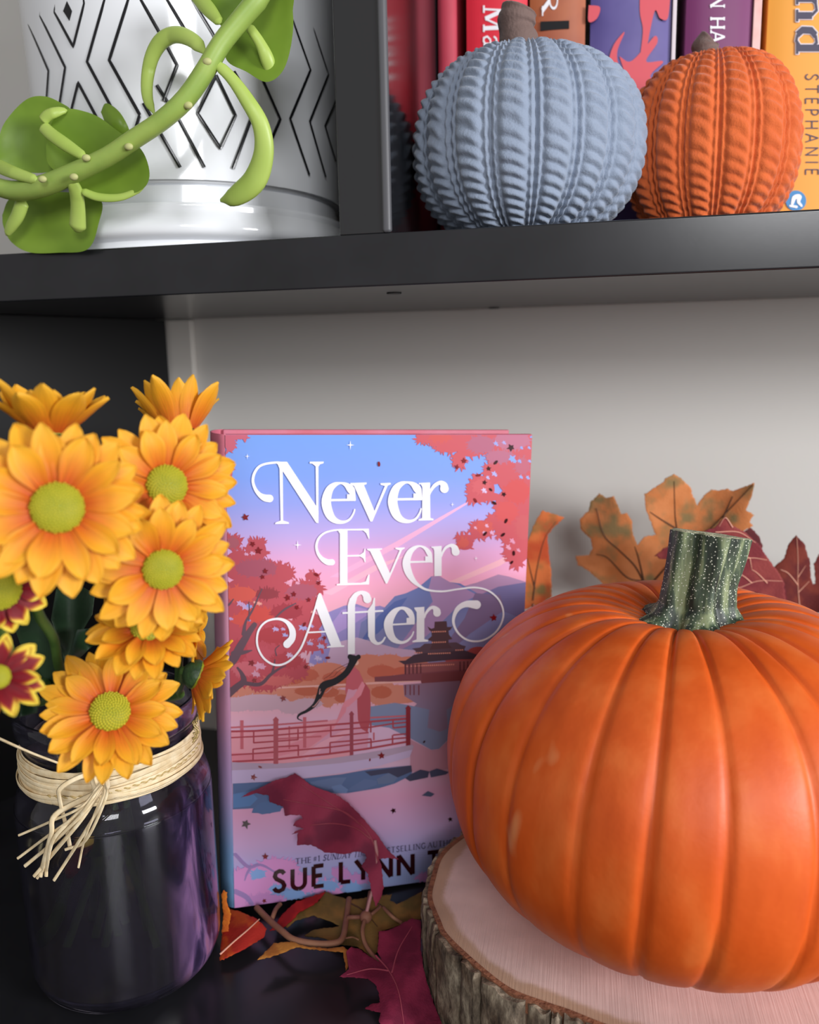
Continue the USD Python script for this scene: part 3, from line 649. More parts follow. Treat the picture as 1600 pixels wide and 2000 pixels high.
for k, st in enumerate([[(45, 632), (230, 628), (400, 616), (980, 568), (1420, 532)], [(45, 680), (220, 672), (410, 660), (820, 625), (1140, 598), (1310, 570), (1420, 560)], [(220, 720), (400, 708), (570, 695)], [(820, 672), (980, 655), (1120, 640)], [(215, 770), (400, 752), (575, 742)], [(820, 718), (980, 705), (1140, 690)], [(45, 815), (220, 805), (420, 790), (820, 755), (1140, 715), (1310, 690), (1420, 680)], [(55, 868), (400, 850), (800, 808), (1100, 768), (1420, 712)], [(1310, 605), (1420, 592)], [(1310, 660), (1420, 650)],
                        [(222, 632), (222, 722)], [(217, 768), (217, 855)], [(568, 612), (568, 696)], [(570, 742), (570, 822)], [(824, 582), (824, 675)], [(818, 716), (818, 800)], [(1136, 560), (1136, 640)], [(1138, 690), (1138, 760)], [(1310, 545), (1310, 605)], [(1306, 660), (1306, 735)]]):
    paint(LineString(c6(st)).buffer(1.9 if k in (0, 7) else 1.45, cap_style=2), RB)
for x, y0_, y1_, w, c in ((395, 540, 885, 4.6, (186, 92, 104)), (986, 495, 830, 3.6, (166, 76, 92)), (1428, 450, 745, 4.4, (146, 46, 60))):
    q = c6([(x, y0_), (x, y1_)])
    paint(sbox(q[0][0] - w, q[0][1], q[0][0] + w, q[1][1]), lin(*c))
    paint(Polygon([(q[0][0] - w - 1.5, q[0][1]), (q[0][0], q[0][1] - 6), (q[0][0] + w + 1.5, q[0][1]), (q[0][0] + 2, q[0][1] + 5), (q[0][0] - 2, q[0][1] + 5)]), lin(*c))
paint(Polygon(c6([(50, 870), (400, 885), (800, 845), (1100, 800), (1460, 735), (1472, 745), (1466, 770), (1250, 830), (900, 880), (500, 920), (50, 940)])), lin(190, 164, 190))
paint(Polygon(c6([(50, 935), (500, 915), (900, 878), (1250, 828), (1462, 772), (1440, 830), (1200, 900), (900, 955), (500, 1010), (50, 1040)])), lin(206, 184, 222))
# rocks below the bridge
c7 = lambda p: crop(p, 3.4043, 430, 1500)
paint(Polygon(c7([(85, 100), (400, 85), (800, 40), (1000, 5), (1270, -20), (1275, 30), (1240, 60), (1160, 100), (1060, 130), (840, 165), (700, 160), (420, 260), (330, 300), (210, 295), (220, 265), (85, 272)])), lin(96, 116, 160))
for pts, c in (([(600, 90), (760, 60), (840, 60), (800, 120), (680, 150), (600, 110)], (112, 130, 172)), ([(740, 120), (800, 105), (850, 140), (840, 165), (760, 165)], (120, 142, 188)), ([(860, 130), (960, 70), (1040, 80), (1040, 110), (940, 145), (850, 148)], (104, 122, 166)), ([(1040, 70), (1120, 30), (1180, 60), (1150, 95), (1050, 105)], (110, 124, 160)), ([(960, 20), (1270, -20), (1275, 20), (1180, 60), (1120, 30), (1000, 50)], (74, 74, 100)), ([(212, 285), (260, 230), (330, 215), (410, 260), (400, 285), (280, 305)], (96, 120, 166)), ([(85, 170), (200, 150), (250, 200), (200, 250), (85, 262)], (100, 134, 186)), ([(1230, 65), (1260, 40), (1330, 8), (1390, 20), (1380, 60), (1260, 85)], (74, 76, 104)), ([(1390, 20), (1440, 0), (1520, 25), (1500, 40), (1400, 60)], (80, 84, 116)), ([(1340, 180), (1380, 150), (1425, 170), (1400, 188)], (88, 96, 128))):
    paint(Polygon(c7(pts)).buffer(0), lin(*c))
# blossom at the foot of the cover
paint(foliage([tuple(np.array(q) / 1) for q in [(500, 1720, 50, 30), (540, 1700, 44, 24), (470, 1745, 36, 30), (590, 1725, 30, 18), (640, 1735, 24, 18)]], 20, 6), lin(232, 160, 222))
paint(foliage([(700, 1716, 20, 10), (665, 1704, 18, 10), (520, 1756, 40, 10), (830, 1712, 16, 8)], 20, 5), lin(214, 150, 214))
paint(foliage([(505, 1706, 13, 9), (575, 1745, 20, 9), (640, 1728, 20, 9), (540, 1735, 14, 8), (690, 1735, 16, 12)], 20, 5), lin(146, 182, 240))
for st in ([(460, 1668, 3), (485, 1692, 3), (510, 1688, 2.5), (540, 1704, 1.6)], [(490, 1692, 3), (482, 1706, 2.2), (478, 1718, 1.2)], [(460, 1740, 5), (480, 1750, 5), (492, 1764, 4)]):
    paint(brush(st, 18), lin(170, 140, 200))
book = thing('hardback_book', 'pink and blue illustrated hardback standing upright behind a maroon leaf, title Never Ever After', 'book', BO)
def lbox(x0, x1, y0, y1, z0, z1, r=0.0006):
    v, f = meshkit.arrays(bbox(x0, x1, y0, y1, z0, z1, r))[:2]
    return bw(v), f
put('front_board', lbox(0.0, BW, 0.0, 0.0028, 0, BH), 'jacket_red', book)
put('back_board', lbox(0.0, BW - 0.0005, BT - 0.0028, BT, 0, BH), 'jacket_red', book)
# the rounded spine, its ink running from rose to blue at the foot
th = np.linspace(-90, 90, 25)
prof = np.stack([0.0006 - 0.0066 * np.cos(np.radians(th)), BT / 2 + (BT / 2 - 0.0002) * np.sin(np.radians(th))], 1)
zz = np.linspace(0, BH, 60)
vv = np.stack([np.repeat(prof[None, :, 0], 60, 0), np.repeat(prof[None, :, 1], 60, 0), np.repeat(zz[:, None], len(th), 1)], -1).reshape(-1, 3)
i, j = np.meshgrid(np.arange(59), np.arange(len(th) - 1), indexing='ij')
n_ = len(th)
q = np.stack([i * n_ + j, i * n_ + j + 1, (i + 1) * n_ + j + 1, (i + 1) * n_ + j], -1).reshape(-1, 4)
q = np.vstack([q[:, [0, 1, 2]], q[:, [0, 2, 3]]])
sp_v, sp_f = solid(bw(vv), q, 0.0006)
zt = np.concatenate([vv[:, 2]] * 2)
st_ = [(0.0, lin(120, 170, 214)), (0.03, lin(128, 166, 214)), (0.06, lin(190, 166, 216)), (0.10, lin(216, 160, 200)), (0.16, lin(226, 156, 180)), (0.24, lin(206, 110, 128))]
put('spine', (sp_v, sp_f), 'print_matt', book, col=np.stack([np.interp(zt, [a for a, _ in st_], [c[k] for _, c in st_]) for k in range(3)], 1), label='rose spine fading to blue at the foot')
# page block with printed edges
pb = lbox(0.001, BW - 0.004, 0.0032, BT - 0.0032, 0.003, BH - 0.0024, 0.0004)
put('page_block', pb, 'page_edge', book, label='page block with a painted pink and blue edge')
put('cover_print', (np.vstack(PV), np.vstack(PF)), 'print_matt', book, smooth=False, col=np.vstack(PC), label='landscape printed on the front cover')

def raised(geoms, y, thick):
    """flat lettering lying on the cover, a hair thick"""
    parts = []
    for p in geoms:
        m = trimesh.creation.extrude_polygon(p, thick, engine='earcut')
        v = np.array(m.vertices)
        parts.append((bw(np.stack([v[:, 0], y - v[:, 2], v[:, 1]], 1)), np.array(m.faces)))
    return cat_(parts)

TY = -0.0002 - LEVEL[0] * 3e-6 - 4e-6
A_ = lambda p: crop(p, 4.0, 480, 880)
B_ = lambda p: crop(p, 5.0, 600, 1020)
C_ = lambda p: crop(p, 3.0769, 480, 1130)
P_ = Polygon
E_LOW = [(850, 384, 9), (835, 335, 20), (818, 300, 30), (785, 268, 18), (740, 253, 8), (690, 268, 20), (650, 310, 30), (628, 400, 37), (650, 490, 34), (690, 540, 24), (750, 558, 13), (805, 540, 9), (838, 495, 7), (850, 460, 6)]
def letter_e(dx, dy):
    return [brush(A_([(x + dx, y + dy, r) for x, y, r in E_LOW]), 60), LineString(A_([(655 + dx, 386 + dy), (853 + dx, 383 + dy)])).buffer(2.3, cap_style=2), P_(A_([(790 + dx, 340 + dy), (790 + dx, 388 + dy), (855 + dx, 388 + dy), (850 + dx, 340 + dy)]))]
never = unary_union([
    brush(A_([(186, 373, 30), (150, 368, 27), (110, 345, 18), (75, 300, 13), (56, 240, 11), (66, 180, 11), (100, 128, 10), (150, 104, 9), (215, 94, 9), (262, 92, 8)]), 60),
    P_(A_([(225, 86), (322, 86), (553, 437), (568, 470), (567, 566), (549, 562), (289, 160), (292, 545), (335, 558), (338, 571), (228, 573), (232, 560), (272, 545), (263, 140), (250, 108)])),
    P_(A_([(545, 122), (520, 102), (498, 99), (500, 86), (608, 85), (606, 99), (580, 106), (567, 125), (567, 480), (550, 480)])),
    *letter_e(0, 0), *letter_e(518, -6),
    P_(A_([(815, 252), (943, 248), (942, 262), (922, 268), (1004, 470), (1085, 275), (1052, 266), (1050, 254), (1130, 250), (1132, 262), (1108, 272), (988, 552), (972, 553), (845, 275), (818, 264)])),
    P_(A_([(1350, 252), (1438, 248), (1438, 320), (1440, 525), (1465, 532), (1464, 543), (1346, 546), (1348, 536), (1376, 526), (1378, 285), (1366, 262), (1350, 262)])),
    brush(A_([(1432, 345, 6), (1446, 310, 10), (1474, 272, 14), (1515, 250, 15), (1545, 268, 26), (1550, 297, 33)]), 30)])
E2 = [(1216, 388, 6), (1206, 350, 14), (1188, 300, 24), (1150, 252, 16), (1095, 231, 9), (1040, 252, 20), (995, 300, 30), (967, 390, 38), (985, 480, 36), (1030, 560, 25), (1085, 612, 15)]
sw = crop(E2, 5.0, 600, 1020) + crop([(1090, 66, 6.5), (1180, 75, 5.5), (1280, 61, 5), (1380, 52, 5), (1465, 76, 5), (1528, 140, 5), (1546, 225, 5), (1505, 315, 5), (1425, 368, 5), (1340, 370, 5.5), (1275, 325, 6), (1246, 255, 8), (1268, 185, 13), (1320, 152, 18), (1385, 155, 26)], 3.0769, 480, 1130)
ever = unary_union([
    brush(B_([(240, 388, 30), (195, 385, 28), (140, 350, 20), (100, 290, 14), (90, 220, 12), (115, 150, 11), (170, 102, 10), (250, 78, 9), (330, 70, 8)]), 60),
    P_(B_([(300, 64), (600, 60), (606, 160), (598, 160), (575, 105), (545, 78), (392, 78), (392, 318), (515, 314), (550, 290), (558, 255), (567, 255), (568, 388), (560, 388), (548, 352), (515, 332), (392, 334), (392, 590), (520, 588), (570, 575), (594, 510), (608, 508), (603, 605), (285, 614), (288, 601), (318, 595), (318, 110), (300, 80)])),
    P_(B_([(582, 256), (730, 252), (728, 264), (706, 268), (806, 494), (900, 272), (858, 258), (860, 246), (950, 243), (950, 254), (925, 268), (780, 596), (766, 596), (612, 280), (584, 268)])),
    P_(B_([(1000, 376), (1220, 372), (1220, 390), (1000, 396)])), P_(B_([(1150, 330), (1150, 390), (1220, 388), (1212, 330)])), brush(sw, 150),
    P_(B_([(1210, 236), (1310, 228), (1310, 520), (1240, 524), (1238, 275), (1228, 250), (1210, 246)])),
    brush(B_([(1310, 330, 6), (1322, 290, 10), (1352, 245, 13), (1400, 224, 16), (1436, 246, 30), (1448, 287, 38)]), 30)])
after = unary_union([
    P_(C_([(436, 92), (443, 84), (452, 92), (575, 398), (592, 400), (590, 408), (486, 413), (488, 406), (510, 400), (425, 180), (418, 150)])),
    brush(C_([(440, 100, 5), (410, 200, 6), (372, 315, 6), (325, 425, 6), (255, 497, 6), (180, 517, 6), (110, 478, 6), (70, 400, 6), (75, 315, 6), (120, 258, 6), (190, 240, 7), (245, 258, 11), (278, 305, 18), (278, 355, 20), (248, 392, 23)]), 120),
    LineString(C_([(372, 322), (485, 316)])).buffer(1.5, cap_style=2),
    P_(C_([(612, 200), (612, 160), (625, 115), (668, 115), (656, 160), (655, 450), (613, 452)])),
    brush(C_([(636, 160, 20), (644, 125, 18), (664, 94, 14), (695, 82, 11), (722, 98, 20), (730, 122, 24)]), 30),
    P_(C_([(580, 200), (825, 186), (826, 197), (580, 211)])),
    P_(C_([(732, 190), (760, 150), (768, 114), (776, 114), (775, 340), (735, 350)])),
    brush(C_([(754, 335, 20), (764, 368, 15), (790, 388, 9), (818, 378, 6), (836, 352, 5)]), 30),
    brush(C_([(1008, 268, 6), (998, 230, 15), (982, 200, 18), (955, 179, 11), (925, 177, 9), (890, 200, 18), (860, 250, 26), (858, 300, 26), (880, 355, 20), (925, 381, 10), (965, 374, 7), (995, 345, 5), (1007, 318, 4)]), 50),
    P_(C_([(858, 271), (1010, 262), (1010, 273), (858, 281)])), P_(C_([(965, 235), (965, 275), (1010, 270), (1004, 230)])),
    P_(C_([(1012, 172), (1072, 168), (1072, 362), (1095, 367), (1094, 376), (1000, 381), (1001, 373), (1025, 364), (1026, 200), (1012, 180)])),
    brush(C_([(1072, 232, 5), (1082, 205, 7), (1105, 178, 9), (1128, 172, 11), (1146, 190, 20), (1148, 204, 23)]), 30)])
curl = brush(C_([(470, 508, 6), (468, 470, 8), (492, 445, 9), (530, 445, 10), (550, 475, 14)]), 24)
put('title_lettering', raised(to_book(never) + to_book(ever) + to_book(after), TY, 0.00012), 'title_white', book, smooth=False, label='white raised title lettering')
sparks = []
for x, y, r in ((684, 869, 8), (483, 891, 5), (581, 1064, 8), (883, 985, 4), (929, 1090, 4)):
    sparks.append(P_([(x, y - r * 1.1), (x + r * 0.14, y - r * 0.14), (x + r, y), (x + r * 0.14, y + r * 0.14), (x, y + r * 1.2), (x - r * 0.14, y + r * 0.14), (x - r, y), (x - r * 0.14, y - r * 0.14)]))
put('star_print', raised([p for s_ in sparks for p in to_book(s_)], TY, 0.00008), 'title_white', book, smooth=False)
foil = []
for x, y, r, d_ in ((498, 1604, 0, 0), (480, 1608, 11, 1), (518, 1672, 8, 0), (495, 1517, 8, 0), (745, 1475, 9, 0), (508, 1497, 4, 0), (553, 1363, 8, 0), (768, 1582, 7, 1), (998, 874, 9, 1), (954, 915, 6, 1), (968, 903, 5, 1), (984, 965, 6, 1), (946, 942, 6, 1), (958, 956, 4, 1), (965, 982, 5, 1), (988, 1017, 5, 1), (982, 1044, 5, 1), (947, 1042, 5, 1), (1003, 1080, 5, 1), (999, 1098, 4, 1), (928, 977, 5, 0), (934, 928, 5, 0), (906, 900, 7, 0), (892, 912, 6, 0), (964, 1206, 9, 0), (479, 1010, 9, 0), (740, 906, 5, 0), (505, 1075, 9, 0), (494, 1062, 7, 0), (518, 1115, 7, 0), (513, 1126, 6, 0), (562, 1167, 8, 0), (574, 1160, 7, 0), (603, 1171, 6, 0), (580, 1186, 6, 0), (622, 1138, 6, 0), (618, 1122, 5, 0), (594, 1219, 5, 0), (634, 1245, 6, 0), (492, 1294, 8, 0), (497, 1328, 6, 0), (597, 1302, 6, 0), (640, 1284, 5, 0), (828, 1448, 3, 1), (722, 1483, 3, 0), (516, 1758, 6, 0), (879, 1599, 6, 1)):
    if r:
        foil.append((d_, star_leaf(x, y, r) if r > 5 else affinity.rotate(affinity.scale(Point(x, y).buffer(1, 8), r, r * 0.5), prng.uniform(0, 180))))
for dk in (0, 1):
    put('foil_leaves', raised([p for d_, g in foil if d_ == dk for p in to_book(g)], TY, 0.00008), 'foil_dark' if dk else 'foil_red', book, smooth=False)
# author's name and the line above it
def place_text(text, x0, x1, yb0, yb1, hgt, **kw):
    g, L = write(text, **kw)
    sx = (x1 - x0) / L
    sl = (yb1 - yb0) / (x1 - x0)
    return affinity.affine_transform(g, [sx, 0, sl * sx, -hgt, x0, yb0])
def g7(px, py):
    return px / 3.4043 + 430, py / 3.4043 + 1500
name = []
for word, x0, y0, x1, y1, h in (('SUE', 352, 820, 692, 776, 134), ('LYNN', 790, 757, 1290, 700, 133), ('TAN', 1378, 690, 1690, 655, 130)):
    (a0, b0), (a1, b1) = g7(x0, y0), g7(x1, y1)
    name.append(place_text(word, a0, a1, b0, b1, h / 3.4043, thick=0.2, thin=0.2, gap=0.24 if word != 'LYNN' else 0.2))
put('author_lettering', raised([p for g in name for p in to_book(g)], TY, 0.00012), 'foil_dark', book, smooth=False, label='dark red foil author lettering')
line = []
for word, x0, y0, x1, y1, kw in (('THE', 500, 636, 606, 624, {}), ('#1', 618, 620, 664, 614, {}), ('SUNDAY', 682, 613, 868, 592, {'slant': 0.22}), ('TIMES', 888, 590, 1000, 577, {'slant': 0.22}), ('BESTSELLING', 1050, 570, 1364, 530, {}), ('AUTHOR', 1380, 528, 1580, 504, {})):
    (a0, b0), (a1, b1) = g7(x0, y0), g7(x1, y1)
    line.append(place_text(word, a0, a1, b0, b1, 36 / 3.4043, thick=0.15, thin=0.07, serif=0.14, gap=0.2, **kw))
put('small_lettering', raised([p for g in line for p in to_book(g)], TY, 0.00006), 'ink_blue', book, smooth=False)

# ------------------------------------------------------------------ round log slice
SH = 0.042
RIM = np.array([(-.0596, .3733), (-.0675, .3549), (-.0683, .3355), (-.0671, .3207), (-.0609, .3063), (-.0552, .2961), (-.04, .2812), (-.026, .2704), (-.0116, .2656), (-.0034, .2635), (.012, .2585), (.035, .2545), (.07, .256), (.1, .271), (.124, .3), (.134, .335), (.126, .372), (.102, .4), (.062, .4165), (.018, .4175), (-.022, .408), (-.045, .394)])
q = spline(np.vstack([RIM[-3:], RIM, RIM[:3]]), 27 * 12 + 1)
q = q[np.linspace(2 * 12 + 6, 2 * 12 + 6 + 22 * 12 + 6, 400).astype(int)]
rim = Polygon(RIM).buffer(0)
L_ = LineString(np.vstack([spline(np.vstack([RIM[-2:], RIM, RIM[:3]]), 1000)]))
rs = spline(np.vstack([RIM[-2:], RIM, RIM[:3]]), 27 * 20 - 19)[40:40 + 22 * 20]      # closed rim, 440 points
rim = Polygon(rs).buffer(0)
wood = rim.buffer(-0.0042)
sl = thing('wood_slice', 'round bark-edged slice of pale wood under the large orange pumpkin', 'wood slice', (0.033, 0.335, 0))
v, t = fill2d(wood, 0.0016)
dist = np.array([wood.exterior.distance(Point(p)) for p in v])
nz = meshkit.fbm(np.c_[v * 90, np.zeros(len(v))], 3, 4)
ringd = 0.0062 + 0.0035 * (nz - 0.5)
k = 1 / (1 + np.exp(-(dist - ringd) / 0.00035))
tint = lin(190, 158, 134) + k[:, None] * (np.array(lin(226, 198, 192)) - lin(190, 158, 134))
rim_in = (dist < 1e-5)
top = np.c_[v, np.full(len(v), SH)]
mv, mf = solid(top, t, 0.0)
mv[len(v):, 2] = 0.001
put('wood', (mv, mf), 'cut_wood', sl, smooth=False, col=np.vstack([tint, tint]), label='pale sawn wood with a darker outer ring')
# bark in plates all round, the cracks between them open
cx_, cy_ = rim.centroid.x, rim.centroid.y
N_ = len(rs)
cut, i0 = [0], 0
while i0 < N_ - 9:
    i0 += random.randint(10, 26)
    cut.append(min(i0, N_))
cut[-1] = N_
def rim_at(i):
    i = np.asarray(i, float) % N_
    a = np.floor(i).astype(int)
    return rs[a % N_] + (rs[(a + 1) % N_] - rs[a % N_]) * (i - a)[:, None]
for a0, a1 in zip(cut[:-1], cut[1:]):
    nu, nv = 9, 15
    uu = np.linspace(a0 + 0.5, a1 - 0.5, nu)
    p = rim_at(uu)
    tg = rim_at(uu + 0.8) - rim_at(uu - 0.8)
    tg /= np.linalg.norm(tg, axis=1, keepdims=True)
    no = np.stack([tg[:, 1], -tg[:, 0]], 1)
    no *= np.sign(((p - [cx_, cy_]) * no).sum(1))[:, None]
    w = np.linspace(0, 1, nv)
    rough_ = random.uniform(-0.0006, 0.0009)
    outer = np.zeros((nv, nu, 3))
    inner = np.zeros((nv, nu, 3))
    topz = SH + random.uniform(-0.0012, 0.0006) + 0.0006 * np.sin(np.linspace(0, 9, nu) + a0)
    for r_, ww in enumerate(w):
        z = 0.0006 + (topz - 0.0006) * ww
        jag = 0.1 * (meshkit.noise(np.c_[np.full(nu, a0 * 3.1), np.full(nu, ww * 7), np.zeros(nu)], 3) - 0.5)
        pp = np.c_[p, z]
        nn_ = meshkit.fbm(np.c_[p * 260, np.full(nu, ww * 5.0)], 3, 9) - 0.5
        edge = np.minimum(np.arange(nu), np.arange(nu)[::-1]) == 0
        off = rough_ + 0.0034 * nn_ - 0.0022 * edge - 0.004 * max(0, 0.28 - ww) - 0.0006 * (ww > 0.97)
        outer[r_] = np.c_[p + no * off[:, None], z]
        inner[r_] = np.c_[p - no * 0.0026, z]
    g = np.concatenate([outer, inner[:, ::-1]], 1)          # a closed loop round the plate
    m_ = g.shape[1]
    vv = g.reshape(-1, 3)
    i, j = np.meshgrid(np.arange(nv - 1), np.arange(m_), indexing='ij')
    f = np.stack([i * m_ + j, i * m_ + (j + 1) % m_, (i + 1) * m_ + (j + 1) % m_, (i + 1) * m_ + j], -1).reshape(-1, 4)
    cap = np.array([[(nv - 1) * m_ + x, (nv - 1) * m_ + x + 1, (nv - 1) * m_ + m_ - 2 - x, (nv - 1) * m_ + m_ - 1 - x] for x in range(nu - 1)])
    put('bark', (vv, np.vstack([f, cap, cap[:, ::-1] - (nv - 1) * m_])), 'bark', sl, smooth=50)

ib = rim.buffer(-0.0024)
jag = np.array(ib.exterior.segmentize(0.0006).coords)
jag = jag + (np.array([cx_, cy_]) - jag) * (0.012 * np.clip(meshkit.fbm(np.c_[jag * 420, np.zeros(len(jag))], 3, 21) - 0.42, 0, 1) * 2)[:, None]
ringp = ib.difference(wood.buffer(-0.0003).union(Polygon(jag).buffer(0).buffer(-0.0032)))
for g_ in sorted(polys(ringp), key=lambda p: -p.area)[:1]:
    m_ = trimesh.creation.extrude_polygon(g_, 0.006, engine='earcut')
    m_.apply_translation([0, 0, SH - 0.0056])
    put('inner_bark', m_, 'inner_bark', sl, smooth=False, label='reddish brown inner bark ring')

# ------------------------------------------------------------------ big orange pumpkin
PX, PY, PRX, PRZ, PP = 0.0400, 0.3385, 0.0965, 0.0712, 0.875
PZ = SH + 0.948 * PRZ
pk = thing('pumpkin', 'large ribbed orange pumpkin with a speckled green stem, sitting on the wood slice', 'pumpkin', (PX, PY, SH))
nphi, nal = 420, 150
phi = np.linspace(0, 2 * np.pi, nphi, endpoint=False)
al = np.linspace(-np.pi / 2, np.pi / 2, nal)
ng = 24
gr = np.sort((np.arange(ng) + RNG.uniform(-0.22, 0.22, ng)) * 2 * np.pi / ng)
dep = RNG.uniform(0.5, 1.15, ng)
wob = 0.05 * np.sin(al * 1.4 + 0.6)
disp = np.zeros((nal, nphi))
for g_, d_ in zip(gr, dep):
    dd = np.angle(np.exp(1j * (phi[None] - g_ - wob[:, None])))
    disp += d_ * (np.exp(-np.abs(dd) / 0.045) * 0.5 + 0.5 * np.exp(-(dd / 0.018) ** 2))
P3 = np.stack([np.cos(phi)[None] * np.cos(al)[:, None], np.sin(phi)[None] * np.cos(al)[:, None], np.repeat(np.sin(al)[:, None], nphi, 1)], -1)
lump = meshkit.fbm(P3 * np.array([2.2, 2.2, 1.2]) + 5, 3, 2) - 0.5
fine = meshkit.fbm(np.stack([np.cos(phi)[None] * 9 + 0 * al[:, None], np.sin(phi)[None] * 9 + 0 * al[:, None], np.repeat(np.sin(al)[:, None] * 1.5, nphi, 1)], -1) + 20, 2, 5) - 0.5
r = PRX * np.abs(np.cos(al))[:, None] ** PP * (1 - 0.027 * disp + 0.025 * lump + 0.012 * fine)
z = PRZ * np.sign(np.sin(al))[:, None] * np.abs(np.sin(al))[:, None] ** PP
z = z * (1 + 0.02 * lump) - np.where(al[:, None] > 0, 0.0135 * np.exp(-(r / 0.026) ** 2), -0.008 * np.exp(-(r / 0.03) ** 2)) - np.where(al[:, None] > 0.3, 0.0028 * disp * np.exp(-((r - 0.035) / 0.03) ** 2), 0)
z = np.maximum(z + PZ, SH + 0.0002)
vv = np.stack([PX + r * np.cos(phi), PY + r * np.sin(phi), z], -1).reshape(-1, 3)
i, j = np.meshgrid(np.arange(nal - 1), np.arange(nphi), indexing='ij')
f = np.stack([i * nphi + j, i * nphi + (j + 1) % nphi, (i + 1) * nphi + (j + 1) % nphi, (i + 1) * nphi + j], -1).reshape(-1, 4)
put('rind', (vv, f), 'pumpkin_rind', pk, smooth=True)
# the stem: five flutes, flaring at its foot, cut off slantwise
ns, nt = 40, 120
tt = np.linspace(0, 1, ns)
th = np.linspace(0, 2 * np.pi, nt, endpoint=False)
zt = PZ + PRZ - 0.0125
ax = spline([(PX + 0.0035, PY - 0.002, zt), (PX + 0.0045, PY - 0.002, zt + 0.014), (PX + 0.0085, PY - 0.001, zt + 0.0375)], ns)
rad = np.interp(tt, [0, 0.08, 0.2, 0.36, 0.6, 1], [0.0245, 0.0205, 0.0158, 0.0134, 0.0128, 0.0142])
fl = 1 + (0.18 * (1 - 0.3 * tt))[:, None] * np.cos(5 * th + 0.7)[None] + 0.05 * np.cos(11 * th + 1)[None] + np.where(tt < 0.2, (0.2 - tt) * 1.2, 0)[:, None] * np.cos(5 * th + 0.7)[None]
fl = fl + 0.04 * (meshkit.noise(np.stack([np.cos(th)[None] * 4 + 0 * tt[:, None], np.sin(th)[None] * 4 + 0 * tt[:, None], np.repeat(tt[:, None] * 5, nt, 1)], -1) + 9, 2) - 0.5)
sv_ = np.stack([ax[:, None, 0] + rad[:, None] * fl * np.cos(th), ax[:, None, 1] + rad[:, None] * fl * np.sin(th), ax[:, None, 2] - (rad[:, None] * fl * np.cos(th)) * 0.12 * tt[:, None] - (rad[:, None] * fl * np.sin(th)) * 0.15 * tt[:, None]], -1)
i, j = np.meshgrid(np.arange(ns - 1), np.arange(nt), indexing='ij')
f = np.stack([i * nt + j, i * nt + (j + 1) % nt, (i + 1) * nt + (j + 1) % nt, (i + 1) * nt + j], -1).reshape(-1, 4)
st = put('stem', (sv_.reshape(-1, 3), f), 'pumpkin_stem', pk, smooth=True, label='dark green fluted stem speckled with white')
lastr = sv_[-1]
cen = lastr.mean(0)
rings = [lastr * (1 - s_) + cen * s_ + [0, 0, b_] for s_, b_ in ((0, 0), (0.06, 0.0005), (0.3, 0.0003), (0.7, -0.0004), (0.999, -0.001))]
i, j = np.meshgrid(np.arange(4), np.arange(nt), indexing='ij')
f = np.stack([i * nt + j, i * nt + (j + 1) % nt, (i + 1) * nt + (j + 1) % nt, (i + 1) * nt + j], -1).reshape(-1, 4)
put('stem_cut', (np.vstack(rings), f), 'stem_cut', pk, smooth=True, label='pale cut end of the stem')

# ------------------------------------------------------------------ glass jar of flowers
JX, JY, JR = -0.207, 0.311, 0.0425
jar = thing('glass_jar', 'dark glass jar with purple swirls holding the orange flowers', 'jar', (JX, JY, 0))
outer = [(0.0005, 0.0012), (0.02, 0.0012), (0.030, 0.0002), (0.0345, 0.0008), (0.0388, 0.0034), (0.0414, 0.0085), (0.0424, 0.015), (JR, 0.03), (JR, 0.082), (0.0422, 0.088), (0.0410, 0.0935), (0.0388, 0.0975), (0.0372, 0.1), (0.0366, 0.103), (0.0364, 0.114), (0.0368, 0.118), (0.0388, 0.1215), (0.0396, 0.1255), (0.0392, 0.1295), (0.0380, 0.1308)]
inner = [(0.0366, 0.1304), (0.0356, 0.128), (0.0344, 0.118), (0.0342, 0.104), (0.0350, 0.1), (0.0376, 0.094), (0.0393, 0.088), (0.0398, 0.08), (0.0398, 0.016), (0.0385, 0.009), (0.034, 0.0055), (0.0005, 0.005)]
def smooth_prof(p, n):
    return spline(np.array(p), n)
put('glass', lathe(np.vstack([smooth_prof(outer, 70), smooth_prof(inner, 44)]), 128, (JX, JY, 0)), 'jar_glass', jar, smooth=True)
put('water', lathe(np.vstack([[(0.0003, 0.0052), (0.033, 0.0056)], smooth_prof([(0.0384, 0.0095), (0.0396, 0.017), (0.0396, 0.078)], 12), [(0.039, 0.0782), (0.0003, 0.0778)]]), 96, (JX, JY, 0)), 'jar_water', jar, smooth=40, label='murky water in the jar')

# raffia wound round the neck, knotted in front
raf = thing('raffia_tie', 'cream raffia strands knotted round the neck of the jar', 'tie', (JX, JY, 0.1))
for k in range(26):
    th = np.linspace(0, 2 * np.pi, 90) + random.uniform(0, 6)
    z0 = 0.1008 + 0.0126 * (k + 0.5) / 26 + random.uniform(-0.0006, 0.0006)
    rr = 0.0374 + 0.0006 * (k % 3) + 0.0004 * np.sin(3 * th + k) + (0.0009 if z0 < 0.1025 else 0)
    zz_ = z0 + 0.0011 * np.sin(th * random.choice((1, 2)) + random.uniform(0, 6)) + 0.0004 * np.sin(5 * th + k)
    put('strand', tube(np.stack([JX + rr * np.cos(th), JY + rr * np.sin(th), zz_], 1), 0.0010 + 0.0004 * (k % 2), 8, 0.28, up=np.stack([np.cos(th), np.sin(th), 0 * th], 1)), 'raffia', raf, smooth=True)
kn = AY(196, 1532, JY - 0.0405)
m = trimesh.creation.icosphere(3, 1.0)
m.vertices = m.vertices * [0.0035, 0.0026, 0.0056] * (1 + 0.16 * np.sin(m.vertices[:, :1] * 9 + m.vertices[:, 2:] * 7)) + kn
put('knot', m, 'raffia', raf, smooth=True)
